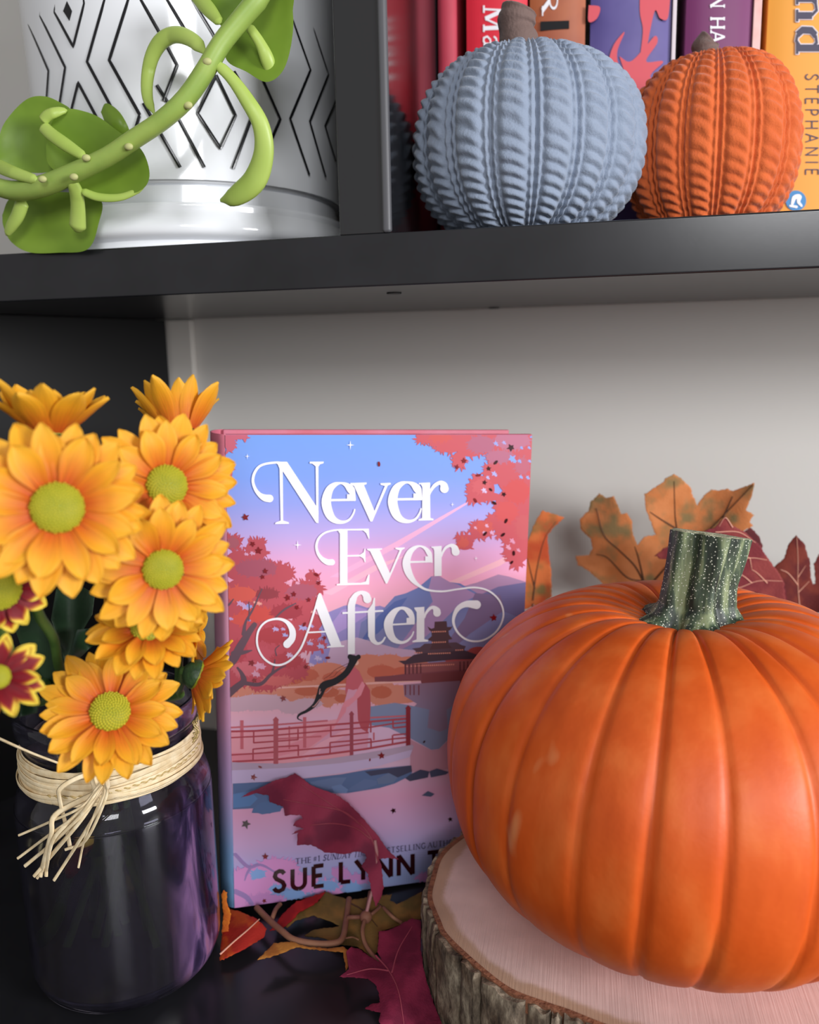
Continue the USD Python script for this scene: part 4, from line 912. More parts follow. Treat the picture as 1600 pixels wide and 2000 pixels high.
tails = [([(196, 1532), (160, 1575), (98, 1605), (36, 1632)], 1), ([(196, 1530), (150, 1590), (90, 1635), (34, 1677)], 1.1), ([(198, 1535), (170, 1580), (110, 1640), (48, 1692)], 1.4), ([(200, 1540), (160, 1600), (110, 1660), (66, 1712)], 1.4), ([(196, 1540), (150, 1610), (100, 1670), (72, 1716)], 1.2),
         ([(205, 1535), (195, 1575), (150, 1650), (105, 1720)], 1.3), ([(207, 1538), (185, 1590), (165, 1640), (153, 1695)], 1.0), ([(205, 1530), (206, 1560), (168, 1640), (127, 1660)], 1.2), ([(196, 1505), (150, 1520), (118, 1540), (116, 1560), (128, 1610), (137, 1656)], 1.9), ([(196, 1545), (110, 1590), (100, 1630), (84, 1690), (78, 1712)], 2.2), ([(198, 1545), (140, 1600), (104, 1640), (92, 1690), (90, 1712)], 1.6), ([(200, 1530), (180, 1560), (150, 1600), (130, 1625)], 1.0)]
for k, (px, w) in enumerate(tails):
    p = np.array(px, float)
    q = spline(p, 28)
    s_ = np.linspace(0, 1, 28)
    dep = JY - 0.0425 - 0.006 * np.sin(np.pi * np.minimum(s_ * 1.2, 1)) - 0.0025 * s_ - 0.0004 * (k % 4)
    put('tail', tube(AY(q[:, 0], q[:, 1], dep), 0.00055 * w, 6, 0.4, up=[0, -1, 0.2]), 'raffia', raf, smooth=True)
q = spline(np.array([(118, 1492), (60, 1470), (0, 1443), (-70, 1410)], float), 20)
put('tail', tube(AY(q[:, 0], q[:, 1], np.linspace(JY - 0.036, JY - 0.075, 20)), 0.0011, 6, 0.5, up=[0, 0, 1]), 'raffia', raf, smooth=True)
# twisted gold thread round the tie, its loose ends at the right
gold = thing('gold_thread', 'thin twisted gold thread over the raffia, loose at its right end', 'thread', (JX, JY, 0.105))
th = np.linspace(-1.75, 0.25, 160)
put('cord', tube(np.stack([JX + (0.0392 + 0.0003 * np.sin(th * 70)) * np.cos(th), JY + (0.0392 + 0.0003 * np.sin(th * 70)) * np.sin(th), 0.1035 + 0.0022 * (th + 1.75) + 0.0003 * np.cos(th * 70)], 1), 0.00035, 6), 'gold_wire', gold, smooth=True)
for k in range(3):
    q = spline([(376 + random.uniform(-4, 4), 1448), (384 + random.uniform(-5, 5), 1428), (378 + random.uniform(-3, 6), 1412), (390 + random.uniform(-3, 3), 1398)], 30)
    s_ = np.linspace(0, 1, 30)
    put('loose_end', tube(AY(q[:, 0] + 2.5 * np.sin(s_ * 40 + k), q[:, 1] + 2 * np.cos(s_ * 36 + k), JY - 0.006 - 0.003 * s_), 0.00032, 5), 'gold_wire', gold, smooth=True)

# ------------------------------------------------------------------ chrysanthemums
def cam_dir(p):
    d = EYE - p
    return d / np.linalg.norm(d)

def petal(L, Wd, el0, el1, cup, seed, tip=0.5):
    """one ray petal: along x, its face up; returns vertices, faces, (s, t)"""
    r = np.random.default_rng(seed)
    nu, nv = 7, 11
    s = np.linspace(-1, 1, nu)
    t = np.linspace(0, 1, nv)
    el = el0 + (el1 - el0) * t ** 1.3
    dl = L / (nv - 1)
    x = np.concatenate([[0], np.cumsum(np.cos(el[:-1]) * dl)])
    z = np.concatenate([[0], np.cumsum(np.sin(el[:-1]) * dl)])
    wdt = Wd * (0.42 + 0.58 * np.sin(np.clip(t * 1.6, 0, 1) * np.pi / 2) ** 1.2) * np.where(t > 0.5, np.clip(1 - ((t - 0.5) / 0.5001) ** 2.0, 0, 1) ** 0.72, 1)
    wdt = np.maximum(wdt, 0.05 * Wd)
    tw = r.normal(0, 0.10)
    V = np.zeros((nv, nu, 3))
    for k in range(nv):
        y = s * wdt[k]
        h = cup * Wd * (s ** 2) + 0.05 * Wd * np.cos(s * 2.5 * np.pi) * math.sin(math.pi * min(1, t[k] * 1.1)) + r.normal(0, 0.01) * Wd
        back = 0
        a = tw * t[k]
        V[k] = np.c_[x[k] - math.sin(el[k]) * h + back, y * math.cos(a) - h * math.sin(a), z[k] + math.cos(el[k]) * h + y * math.sin(a)]
    i, j = np.meshgrid(np.arange(nv - 1), np.arange(nu - 1), indexing='ij')
    q = np.stack([i * nu + j, (i + 1) * nu + j, (i + 1) * nu + j + 1, i * nu + j + 1], -1).reshape(-1, 4)
    q = np.vstack([q[:, [0, 1, 2]], q[:, [0, 2, 3]]])
    uv = np.stack([np.repeat((s[None] + 1) / 2, nv, 0), np.repeat(t[:, None], nu, 1)], -1).reshape(-1, 2)
    v, f = solid(V.reshape(-1, 3), q, 0.00022)
    return v, f, np.vstack([uv, uv])

def daisy(label, px, py, depth, rpx, face, npet=22, el=(0.25, -0.1), wd=0.15, disc=0.28, material='petal_orange', group=None, seed=1, stem=None, layers=2, florets=False, leaves=(), jz=0.02, sector=None, name='chrysanthemum'):
    P = AD(np.array(float(px)), np.array(float(py)), depth)
    R = rpx * depth / F
    right, up, to = CR, CU, cam_dir(P)
    n = face[0] * right + face[1] * up + face[2] * to
    n /= np.linalg.norm(n)
    e1 = np.cross(n, [0.31, 0.2, 0.93])
    e1 /= np.linalg.norm(e1)
    e2 = np.cross(n, e1)
    T = thing(name, label, 'flower', P, group)
    r = np.random.default_rng(seed)
    B = np.stack([e1, e2, n], 0)
    for lay in range(layers):
        m_ = npet if lay == 0 else int(npet * 0.62)
        for k in range(m_):
            a = (k + 0.5 * lay + r.uniform(-0.2, 0.2)) * 2 * np.pi / m_
            if sector and not (sector[0] <= (a % (2 * np.pi)) <= sector[1]):
                continue
            r0 = disc * R * 0.86
            L = (R - r0) * r.uniform(0.88, 1.05) * (1 if lay == 0 else 0.8)
            e0 = el[0] + r.normal(0, 0.08) + (0.16 if lay else -0.06)
            e1_ = el[1] + r.normal(0, 0.16) + (0.10 if lay else -0.05)
            v, f, uv = petal(L, wd * 1.1 * R * r.uniform(0.85, 1.15), e0, e1_, r.uniform(0.1, 0.32), seed * 97 + lay * 50 + k)
            v = v + [r0, 0, -0.02 * R + 0.012 * R * lay + 0.004 * R * (k % 2)]
            c, s_ = math.cos(a), math.sin(a)
            v = np.c_[v[:, 0] * c - v[:, 1] * s_, v[:, 0] * s_ + v[:, 1] * c, v[:, 2]]
            put('petal', (v @ B + P, f), material, T, smooth=True, uv=uv)
    # yellow-green disc of tiny florets
    m_ = trimesh.creation.icosphere(4, 1.0)
    vv = m_.vertices * [disc * R, disc * R, disc * R * 0.55]
    put('disc', (vv @ B + P, m_.faces), 'flower_disc', T, smooth=True, label='yellow-green flower centre')
    parts = []
    nf = 190
    small = trimesh.creation.icosphere(1 if florets else 0, 1.0)
    for k in range(nf):
        rr = math.sqrt((k + 0.5) / nf) * 0.97
        a = k * 2.399963
        zz_ = 0.55 * disc * R * math.sqrt(max(0, 1 - rr * rr))
        sz = disc * R * 0.060
        parts.append((small.vertices * [sz, sz, sz * 1.5] + [rr * disc * R * math.cos(a), rr * disc * R * math.sin(a), zz_], small.faces))
    fv, ff = cat_(parts)
    put('florets', (fv @ B + P, ff), 'floret', T, smooth=True, kind='stuff')
    # green cup and stem
    cv, cf = lathe([(0.0004, -0.30 * R), (0.10 * R, -0.29 * R), (0.25 * R, -0.2 * R), (0.31 * R, -0.06 * R), (0.29 * R, 0.0), (0.001, 0.01 * R)], 24)
    put('calyx', (cv @ B + P, cf), 'calyx', T, smooth=True)
    back = P - n * 0.28 * R
    mouth = np.array([JX + r.uniform(-0.017, 0.017), JY + r.uniform(-0.016, 0.008), 0.13])
    foot = np.array([JX + r.uniform(-0.024, 0.024), JY + r.uniform(-0.02, 0.02), jz])
    mid = [AD(np.array(float(x)), np.array(float(y)), d_) for x, y, d_ in (stem or [])]
    if not mid:
        mid = [back - n * 0.018 + [0, 0.004, -0.006], (back + mouth) / 2 + [0, 0.016, 0.004]]
    path = spline([back, *mid, mouth, foot], 40)
    put('stem', tube(path, 0.0016, 8), 'stem_green', T, smooth=True)
    for lf in leaves:
        green_leaf(T, *lf)
    return T

def green_leaf(T, pts, depth, bend, material='dark_leaf'):
    """a leaf with its outline given where it is seen, at about this distance"""
    poly = Polygon(pts).buffer(0)
    v, t = fill2d(poly, 6.0)
    c = v.mean(0)
    w = np.ptp(v[:, 0]) + np.ptp(v[:, 1])
    d_ = depth + bend * ((v - c) @ np.array([0.6, -0.8])) / w * 0.05 + 0.004 * np.cos((v[:, 0] - c[0]) / w * 14)
    put('leaf', solid(AD(v[:, 0], v[:, 1], d_), t, 0.0005), material, T, smooth=True)

G1 = 'orange chrysanthemums in the jar'
daisy('largest orange daisy-like chrysanthemum facing out at the front of the bunch', 112, 992, 0.215, 176, (0.05, 0.10, 1), 22, (0.22, -0.12), 0.145, 0.29, seed=3, stem=[(70, 1170, 0.24), (104, 1246, 0.262), (140, 1330, 0.285)],
      leaves=[([(110, 1150), (150, 1140), (185, 1160), (180, 1200), (150, 1250), (128, 1300), (118, 1260), (100, 1210)], 0.31, 0.5), ([(60, 1180), (100, 1220), (130, 1270), (140, 1330), (100, 1340), (50, 1290), (30, 1230)], 0.33, -0.5), ([(150, 1230), (200, 1225), (215, 1250), (180, 1262), (150, 1290), (135, 1280)], 0.30, 0.4)])
daisy('orange chrysanthemum facing right beside the largest bloom, second from the top', 325, 948, 0.245, 146, (0.28, 0.12, 1), 20, (0.25, -0.1), 0.15, 0.28, seed=5, stem=[(300, 1060, 0.29), (250, 1280, 0.33)])
daisy('orange chrysanthemum in the middle of the right side, petals tipped down', 318, 1112, 0.236, 148, (0.18, -0.12, 1), 20, (0.15, -0.25), 0.15, 0.27, seed=8, stem=[(290, 1200, 0.29), (260, 1300, 0.33)])
daisy('small orange chrysanthemum seen edge-on below the middle bloom', 288, 1226, 0.256, 112, (0.05, 0.80, 0.85), 17, (0.05, -0.35), 0.165, 0.30, seed=9, stem=[(268, 1300, 0.30), (255, 1350, 0.33)])
daisy('lowest orange chrysanthemum in sharp focus hanging over the raffia', 215, 1390, 0.262, 136, (0.02, 0.26, 1), 20, (0.18, -0.12), 0.145, 0.285, seed=12, florets=True, stem=[(205, 1360, 0.295), (200, 1340, 0.315)])
daisy('orange chrysanthemum turned away to the right, showing its green cup', 385, 1318, 0.292, 96, (0.85, -0.30, -0.35), 15, (0.65, 0.5), 0.16, 0.30, seed=14, stem=[(350, 1345, 0.305), (335, 1362, 0.315)])
daisy('half-hidden orange chrysanthemum behind the edge-on bloom at the right', 372, 1235, 0.30, 86, (0.85, -0.05, -0.1), 13, (0.55, 0.0), 0.17, 0.28, seed=15, stem=[(350, 1290, 0.31), (330, 1350, 0.325)])
daisy('upright orange chrysanthemum at the top left against the black panel', 98, 848, 0.25, 148, (-0.05, 1.0, 0.10), 13, (0.95, 0.72), 0.18, 0.24, seed=17, stem=[(98, 920, 0.27), (150, 1200, 0.33)])
daisy('upright orange chrysanthemum at the top right with spiky upward petals', 352, 850, 0.285, 138, (-0.05, 0.9, -0.30), 14, (1.15, 0.95), 0.14, 0.22, seed=19, stem=[(340, 950, 0.31), (270, 1250, 0.345)])
G2 = None
daisy('red chrysanthemum with yellow petal edges, the upper one at the left edge', -4, 1150, 0.228, 98, (0.1, -0.1, 1), 15, (0.1, -0.35), 0.17, 0.44, material='petal_red', seed=21, stem=[(0, 1230, 0.24), (60, 1330, 0.29)])
daisy('red chrysanthemum with yellow petal edges, the lower one at the left edge', -4, 1322, 0.215, 92, (0.15, 0.05, 1), 12, (0.25, 0.0), 0.16, 0.26, material='petal_red', seed=23, stem=[(20, 1360, 0.26), (60, 1375, 0.295)],
      leaves=[([(8, 1352), (30, 1335), (62, 1340), (80, 1365), (72, 1392), (30, 1402), (5, 1392)], 0.262, 0.3)])
# a closed bud hanging in the jar
bud = thing('flower_bud', 'closed dark red and yellow flower bud behind the glass', 'flower bud', AY(150, 1680, JY - 0.03))
q = spline([(172, 1630), (158, 1660), (142, 1706)], 16)
s_ = np.linspace(0, 1, 16)
bt = np.array([lin(222, 190, 70)]) * (1 - np.clip((s_ - 0.12) / 0.2, 0, 1))[:, None] + np.array([lin(150, 20, 40)]) * np.clip((s_ - 0.12) / 0.2, 0, 1)[:, None]
bv, bf = tube(AY(q[:, 0], q[:, 1], np.full(16, JY - 0.030)), 0.0048 * np.interp(s_, [0, 0.1, 0.4, 0.8, 1], [0.3, 0.75, 1, 0.7, 0.3]), 12, 0.7)
put('petals', (bv, bf), 'print_matt', bud, smooth=True, col=np.vstack([np.repeat(bt, 12, 0), bt[:1], bt[-1:]]))
q = spline([(142, 1704), (132, 1740), (118, 1790), (90, 1830)], 20)
put('stem', tube(AY(q[:, 0], q[:, 1], np.full(20, JY - 0.030)), 0.0016 * np.linspace(1, 2.2, 20), 8), 'stem_green', bud, smooth=True)


# ------------------------------------------------------------------ leaf garlands
def cloth_leaf(parent, pts, where, tint, step=5.0, thick=0.00045, veins=(), vein_mat='vein_pale', vr=0.00028, label=None, name='leaf', thick_v=None):
    """a leaf cut to the outline that is seen, lying where where(px, py) puts it"""
    poly = Polygon(pts).buffer(0)
    if poly.geom_type != 'Polygon':
        poly = max(poly.geoms, key=lambda g: g.area)
    # cloth edges are finely toothed
    co = np.array(poly.exterior.segmentize(4.0).coords)[:-1]
    co = co + RNG.normal(0, 0.55, co.shape)
    poly = Polygon(co).buffer(0)
    if poly.geom_type != 'Polygon':
        poly = max(poly.geoms, key=lambda g: g.area)
    v, t = fill2d(poly, step)
    w = where(v[:, 0], v[:, 1])
    sv2, sf2 = solid(w, t, thick)
    c = tint(v[:, 0], v[:, 1])
    lf = put(name, (sv2, sf2), 'leaf_cloth', parent, smooth=True, col=np.vstack([c, c]), label=label)
    for ve in veins:
        q = spline(np.array(ve, float), max(8, 6 * len(ve)))
        p = where(q[:, 0], q[:, 1])
        p = p + (EYE - p) / np.linalg.norm(EYE - p, axis=1, keepdims=True) * 0.0004
        put('vein', tube(p, vr * np.linspace(1.2, 0.5, len(p)), 6), vein_mat, lf, smooth=True)
    return lf

def two_tone(a, b, scale, seed, lo=0.42, hi=0.58, c=None):
    a, b = np.array(a), np.array(b)
    def f(px, py):
        n = meshkit.fbm(np.c_[px / scale, py / scale, np.full(len(px), seed * 3.7)], 4, seed)
        k = np.clip((n - lo) / (hi - lo), 0, 1)[:, None]
        out = a * (1 - k) + b * k
        if c is not None:
            n2 = meshkit.fbm(np.c_[px / scale * 1.7 + 31, py / scale * 1.7, np.full(len(px), seed * 1.7)], 3, seed + 7)
            k2 = np.clip((n2 - 0.48) / 0.22, 0, 1)[:, None]
            out = out * (1 - k2) + np.array(c) * k2
        return out
    return f

def at_depth(y0, cx, cy, gx=0.0, gy=0.0, wave=0.0, wl=60.0, ph=0.0):
    return lambda px, py: AY(px, py, y0 + gx * (px - cx) + gy * (py - cy) + wave * np.sin((px - cx) / wl + 0.6 * (py - cy) / wl + ph))

MAR, MAR2 = lin(118, 34, 56), lin(92, 24, 46)
gar = thing('leaf_garland', 'garland of maroon, red and tan cloth leaves on brown twigs under the standing book', 'leaf garland', (-0.11, 0.33, 0))
def on_book(px, py):
    d = ray(px, py)
    dl, el_ = d @ BM, (EYE - BO) @ BM
    t = (-0.001 - el_[1]) / dl[..., 1]
    k = (py - 1505) / 260.0
    lift = 0.016 + 0.03 * np.clip(k, 0, 1.2) + 0.05 * np.clip(k - 0.6, 0, 1) + 0.010 * np.sin((px - 600) / 26.0 + (py - 1600) / 55.0)
    edge = np.clip((560 - px) / 80, 0, 1)
    lift = lift - 0.010 * edge
    return EYE + d * (t * (1 - lift))[..., None]
top_leaf = [(497, 36), (545, 65), (600, 115), (700, 150), (770, 175), (850, 230), (920, 300), (990, 380), (1050, 450), (1090, 510), (1140, 570), (1188, 606), (1120, 600), (1060, 605), (1075, 660), (1082, 730), (1087, 800), (1070, 860), (1035, 922), (1015, 850), (1000, 780), (985, 710), (940, 655), (975, 600), (960, 565), (900, 555), (830, 575), (760, 565), (690, 560), (640, 525), (600, 510), (512, 514), (520, 430), (478, 442), (500, 420), (560, 405), (488, 385), (500, 350), (550, 335), (540, 315), (470, 310), (430, 318), (420, 255), (370, 240), (330, 225), (325, 180), (240, 170), (138, 196), (180, 170), (280, 125), (360, 85), (450, 60)]
cloth_leaf(gar, crop(top_leaf, 3.4043, 430, 1500), on_book, two_tone(lin(148, 50, 76), lin(116, 40, 64), 60, 3), veins=[crop(x, 3.4043, 430, 1500) for x in ([(1050, 620), (1020, 500), (960, 400), (860, 320), (720, 230), (540, 110)], [(1000, 470), (900, 400), (760, 370), (600, 380)], [(930, 375), (820, 290), (640, 250), (420, 210)])], vein_mat='vein_maroon', vr=0.0004, label='maroon leaf leaning over the foot of the book cover')
q = spline(np.array(crop([(1030, 480), (1045, 600), (1030, 760), (1000, 860), (975, 960)], 3.4043, 430, 1500)), 24)
w_ = on_book(q[:, 0], q[:, 1])
w_ = w_ + (EYE - w_) / np.linalg.norm(EYE - w_, axis=1, keepdims=True) * np.linspace(0.0008, -0.004, 24)[:, None]
put('leaf_stalk', tube(w_, 0.0009, 8), 'stalk_rose', gar, smooth=True)

def low(z0, gx=0.0, gy=0.0, cx=0, cy=0, wave=0.0, wl=40.0, ph=0.0):
    return lambda px, py: AZ(px, py, np.maximum(z0 + gx * (px - cx) + gy * (py - cy) + wave * np.sin((px - cx) / wl + (py - cy) / wl * 0.7 + ph), 0.0006))
K6 = lambda p: crop(p, 2.6667, 400, 1480)
cloth_leaf(gar, K6([(905, 905), (960, 900), (1020, 870), (1080, 838), (1128, 850), (1126, 1000), (1140, 1100), (1165, 1200), (1200, 1300), (1250, 1420), (1100, 1500), (940, 1425), (905, 1370), (920, 1330), (850, 1310), (835, 1308), (870, 1285), (915, 1275), (905, 1220), (890, 1180), (850, 1150), (790, 1145), (700, 1142), (750, 1105), (745, 1060), (735, 1010), (760, 985), (810, 1000), (850, 1030), (900, 1060), (930, 1070), (900, 1010), (905, 960)]),
           low(0.012, 0, -0.00004, 760, 1900, 0.003, 30), two_tone(lin(134, 36, 66), lin(104, 22, 50), 50, 5), veins=[K6(x) for x in ([(890, 1030), (960, 1110), (1010, 1220), (1040, 1400)], [(960, 1110), (860, 1100), (740, 1130)], [(975, 1120), (1010, 1000), (1080, 880)])], vein_mat='vein_maroon', vr=0.0004, label='plum maroon leaf lying flat in front')
cloth_leaf(gar, K6([(80, 1055), (85, 960), (100, 880), (130, 790), (180, 800), (270, 840), (322, 890), (310, 930), (270, 960), (220, 990), (140, 1030)]), low(0.006, 0, -0.00006, 460, 1810, 0.002, 22), two_tone(lin(204, 84, 34), lin(178, 44, 34), 26, 6, 0.4, 0.5), veins=[K6([(80, 1025), (150, 960), (220, 900), (285, 840)])], vr=0.0005, label='orange-red leaf beside the jar')
cloth_leaf(gar, K6([(88, 712), (100, 690), (116, 702), (117, 755), (136, 815), (124, 880), (130, 935), (102, 952), (90, 900), (97, 820)]), lambda px, py: AY(px, py, 0.331 - 0.00002 * (py - 1800)), two_tone(lin(222, 128, 40), lin(204, 100, 36), 20, 7), label='small upright orange leaf tip')
cloth_leaf(gar, K6([(340, 900), (380, 850), (420, 800), (480, 750), (560, 722), (632, 700), (570, 765), (500, 800), (440, 860), (400, 892)]), low(0.006, 0, -0.00004, 580, 1790, 0.001), two_tone(lin(190, 40, 38), lin(160, 30, 34), 20, 8), label='bright red leaf under the book')
cloth_leaf(gar, K6([(405, 870), (440, 835), (520, 790), (600, 745), (622, 695), (680, 720), (760, 742), (900, 720), (975, 713), (965, 745), (1000, 765), (1130, 700), (1135, 840), (1080, 845), (1020, 872), (905, 908), (900, 1012), (870, 1040), (800, 985), (720, 975), (600, 935), (520, 930), (560, 900), (705, 878), (650, 850), (560, 822), (470, 850), (430, 885)]), low(0.005, 0, -0.00005, 680, 1800, 0.0012), two_tone(lin(128, 98, 52), lin(104, 84, 44), 40, 9, c=lin(150, 108, 56)), veins=[K6([(760, 760), (830, 800), (900, 880)]), K6([(900, 760), (960, 800), (1020, 860)])], vein_mat='vein_dark', vr=0.0004, label='olive tan leaf lying under the book')
cloth_leaf(gar, K6([(275, 1052), (330, 1000), (362, 968), (450, 960), (540, 985), (640, 995), (720, 985), (745, 1000), (760, 1060), (735, 1110), (722, 1012), (640, 1005), (560, 998), (480, 985), (400, 1020), (330, 1040)]), low(0.009, 0, 0, 600, 1850), two_tone(lin(196, 130, 58), lin(170, 104, 46), 24, 10), label='narrow tan leaf at the front')
for st, r0 in (([(270, 780), (340, 850), (400, 900), (460, 945), (560, 966), (660, 968), (715, 945), (735, 860), (752, 735)], 0.0024), ([(862, 700), (850, 770), (838, 830), (822, 900), (836, 970), (880, 1035), (925, 1080)], 0.0016), ([(745, 832), (800, 830), (838, 828)], 0.0016), ([(350, 840), (370, 790), (395, 760)], 0.0018), ([(930, 780), (980, 830), (1030, 865)], 0.0014), ([(735, 940), (770, 935), (802, 948)], 0.0006), ([(850, 830), (900, 790), (950, 745)], 0.0013)):
    q = spline(np.array(K6(st)), 30)
    put('twig', tube(AZ(q[:, 0], q[:, 1], 0.0075 + 0.0012 * np.sin(np.linspace(0, 5, 30))), r0 * 0.62, 8), 'twig', gar, smooth=True)
q = AZ(*K6([(840, 829)])[0], 0.0085)
put('twig_node', trimesh.creation.icosphere(3, 0.0030).apply_translation(q), 'twig', gar, smooth=True)

gb = thing('leaf_garland', 'garland of brown-green and burgundy cloth leaves against the wall behind the pumpkin', 'leaf garland', (0.06, 0.5, 0))
K7 = lambda p: crop(p, 2.6667, 1000, 880)
BRN = two_tone(lin(216, 138, 86), lin(196, 118, 66), 40, 11, 0.36, 0.64, c=lin(140, 118, 78))
cloth_leaf(gb, K7([(330, 550), (400, 545), (420, 510), (410, 460), (360, 410), (355, 360), (400, 310), (410, 270), (455, 222), (490, 245), (530, 238), (555, 290), (570, 332), (600, 328), (625, 365), (630, 430), (655, 492), (690, 450), (750, 440), (730, 390), (695, 300), (690, 228), (740, 195), (790, 165), (800, 145), (845, 123), (880, 145), (930, 190), (945, 240), (965, 285), (1000, 235), (1040, 203), (1080, 210), (1120, 198), (1150, 212), (1264, 168), (1250, 240), (1220, 312), (1262, 335), (1238, 372), (1255, 390), (1200, 422), (1120, 440), (1000, 470), (900, 560), (850, 700), (700, 760), (560, 740), (470, 690), (400, 625), (345, 595)]),
           at_depth(0.505, 1300, 1000, 0.00003, 0.00012, 0.006, 38), BRN, veins=[K7(x) for x in ([(690, 690), (640, 600), (560, 520), (480, 440), (440, 300)], [(690, 690), (660, 560), (640, 500)], [(740, 680), (860, 520), (850, 330), (845, 160)], [(860, 560), (1000, 440), (1120, 320), (1255, 180)], [(690, 680), (600, 660), (500, 560), (440, 540)], [(1100, 350), (1150, 240)], [(880, 420), (780, 360), (720, 320)])], vein_mat='vein_dark', vr=0.0005, label='large brown and olive leaf')
cloth_leaf(gb, K7([(745, 550), (790, 510), (860, 480), (1000, 420), (1060, 400), (1085, 370), (1112, 343), (1150, 390), (1220, 430), (1290, 490), (1330, 560), (1380, 620), (1415, 680), (1428, 805), (1350, 792), (1300, 760), (1270, 738), (1200, 735), (1140, 752), (1000, 720), (850, 570), (780, 562)]),
           at_depth(0.478, 1440, 1110, 0, 0.0001, 0.003, 60), two_tone(lin(150, 70, 68), lin(126, 52, 58), 40, 12), veins=[K7(x) for x in ([(960, 660), (1120, 590), (1240, 560), (1330, 570)], [(1240, 560), (1180, 545), (1120, 530)], [(960, 690), (1150, 720), (1280, 680), (1410, 680)], [(1180, 715), (1120, 680)], [(1250, 690), (1200, 650), (1150, 640)], [(1150, 400), (1112, 350), (1080, 395)], [(1060, 425), (1180, 425), (1270, 480)], [(1240, 560), (1250, 620)], [(1330, 690), (1280, 640), (1250, 620)])], vr=0.0003, label='burgundy leaf with pale veins behind the stem')
cloth_leaf(gb, K7([(1180, 440), (1245, 400), (1290, 450), (1308, 500), (1290, 540), (1200, 520)]), at_depth(0.496, 1460, 1060), two_tone(lin(112, 50, 50), lin(96, 40, 44), 30, 13), label='dark burgundy leaf lobe')
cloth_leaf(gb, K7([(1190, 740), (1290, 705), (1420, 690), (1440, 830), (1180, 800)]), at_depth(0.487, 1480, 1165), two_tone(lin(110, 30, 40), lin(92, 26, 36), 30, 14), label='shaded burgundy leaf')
cloth_leaf(gb, K7([(1360, 612), (1420, 560), (1440, 490), (1482, 440), (1522, 482), (1535, 530), (1552, 570), (1555, 640), (1568, 705), (1582, 690), (1575, 590), (1600, 540), (1660, 520), (1700, 840), (1500, 850), (1420, 800), (1400, 680)]),
           at_depth(0.508, 1560, 1130, 0, 0.0001, 0.004, 30), two_tone(lin(122, 54, 44), lin(100, 40, 40), 30, 15), veins=[K7(x) for x in ([(1500, 830), (1490, 700), (1490, 560), (1484, 450)], [(1490, 700), (1440, 640), (1400, 620)], [(1490, 660), (1530, 600)], [(1490, 740), (1550, 680)])], vr=0.0003, label='burgundy leaf at the right edge')
cloth_leaf(gb, K7([(70, 480), (85, 470), (110, 400), (130, 355), (160, 312), (200, 325), (275, 348), (215, 400), (186, 440), (190, 520), (205, 640), (207, 760), (150, 800), (60, 830), (60, 600)]),
           at_depth(0.492, 1040, 1090, 0.0001, 0.00005, 0.004, 24), two_tone(lin(196, 104, 54), lin(176, 72, 38), 40, 16, c=lin(120, 96, 54)), veins=[K7([(110, 780), (130, 620), (170, 460), (230, 370)]), K7([(120, 720), (95, 620), (80, 560)])], vein_mat='vein_dark', vr=0.0004, label='orange leaf beside the book')
xs = [AY(x, 1200, 0.503)[0] for x in (1040, 1250, 1420, 1600)]
q = spline([(xs[0], 0.506, 0.003), (xs[1], 0.51, 0.006), (xs[2], 0.503, 0.003), (xs[3], 0.51, 0.005)], 50)
put('twig', tube(q, 0.0024, 8), 'twig', gb, smooth=True)
for x, y, yy in ((700, 700, 0.505), (1000, 690, 0.478), (1500, 840, 0.508), (110, 800, 0.492), (1300, 770, 0.487), (1240, 500, 0.496)):
    px_, py_ = K7([(x, y)])[0]
    p0 = AY(px_, py_, yy)
    g0 = q[np.argmin(np.abs(q[:, 0] - p0[0]))]
    put('leaf_stalk', tube(spline([p0, p0 * 0.55 + g0 * 0.45 + [0.004, 0, 0], g0 + [0, 0, 0.001]], 24), np.linspace(0.0009, 0.0016, 24), 8), 'twig', gb, smooth=True)

# ------------------------------------------------------------------ upper shelf: flowerpot and plant
OX, OY, OR = -0.2255, 0.4700, 0.0845
def fit_pot():
    return OX, OY, OR
pot = thing('flower_pot', 'white ceramic pot with a black line diamond pattern, on a white saucer', 'flower pot', (OX, OY, TOP))
G = 2.2857
def pot_z(py):       # height on the front of the pot of a row of the photograph
    p = AY(330, py, OY - OR)
    return p[2]
zg0, zg1, zs = pot_z(338), pot_z(352), pot_z(398)
put('body', lathe(np.vstack([spline([(0.001, zg1 - 0.0005), (OR - 0.012, zg1 - 0.0005), (OR - 0.004, zg1), (OR - 0.0018, zg0 - 0.0014), (OR - 0.0003, zg0), (OR, zg0 + 0.004), (OR + 0.001, TOP + 0.1), (OR + 0.003, TOP + 0.17), (OR + 0.001, TOP + 0.173), (OR - 0.004, TOP + 0.17), (OR - 0.006, TOP + 0.1)], 80), [(OR - 0.006, TOP + 0.03), (0.001, TOP + 0.03)]]), 160, (OX, OY, 0)), 'white_ceramic', pot, smooth=50)
put('foot', lathe([(0.001, TOP + 0.0035), (OR - 0.003, TOP + 0.0035), (OR - 0.003, zg1 - 0.0006), (0.001, zg1 - 0.0006)], 128, (OX, OY, 0)), 'white_ceramic', pot, smooth=30)
put('saucer', lathe(spline([(0.001, TOP + 0.0002), (OR - 0.004, TOP + 0.0003), (OR + 0.001, TOP + 0.002), (OR + 0.0034, zs - 0.002), (OR + 0.0032, zs), (OR + 0.0024, zs - 0.0003), (OR + 0.0005, TOP + 0.0034), (0.001, TOP + 0.003)], 60), 128, (OX, OY, 0)), 'white_ceramic', pot, smooth=True)
put('soil', lathe([(0.001, TOP + 0.155), (OR - 0.006, TOP + 0.153), (OR - 0.006, TOP + 0.15), (0.001, TOP + 0.15)], 64, (OX, OY, 0)), 'soil', pot, smooth=False)
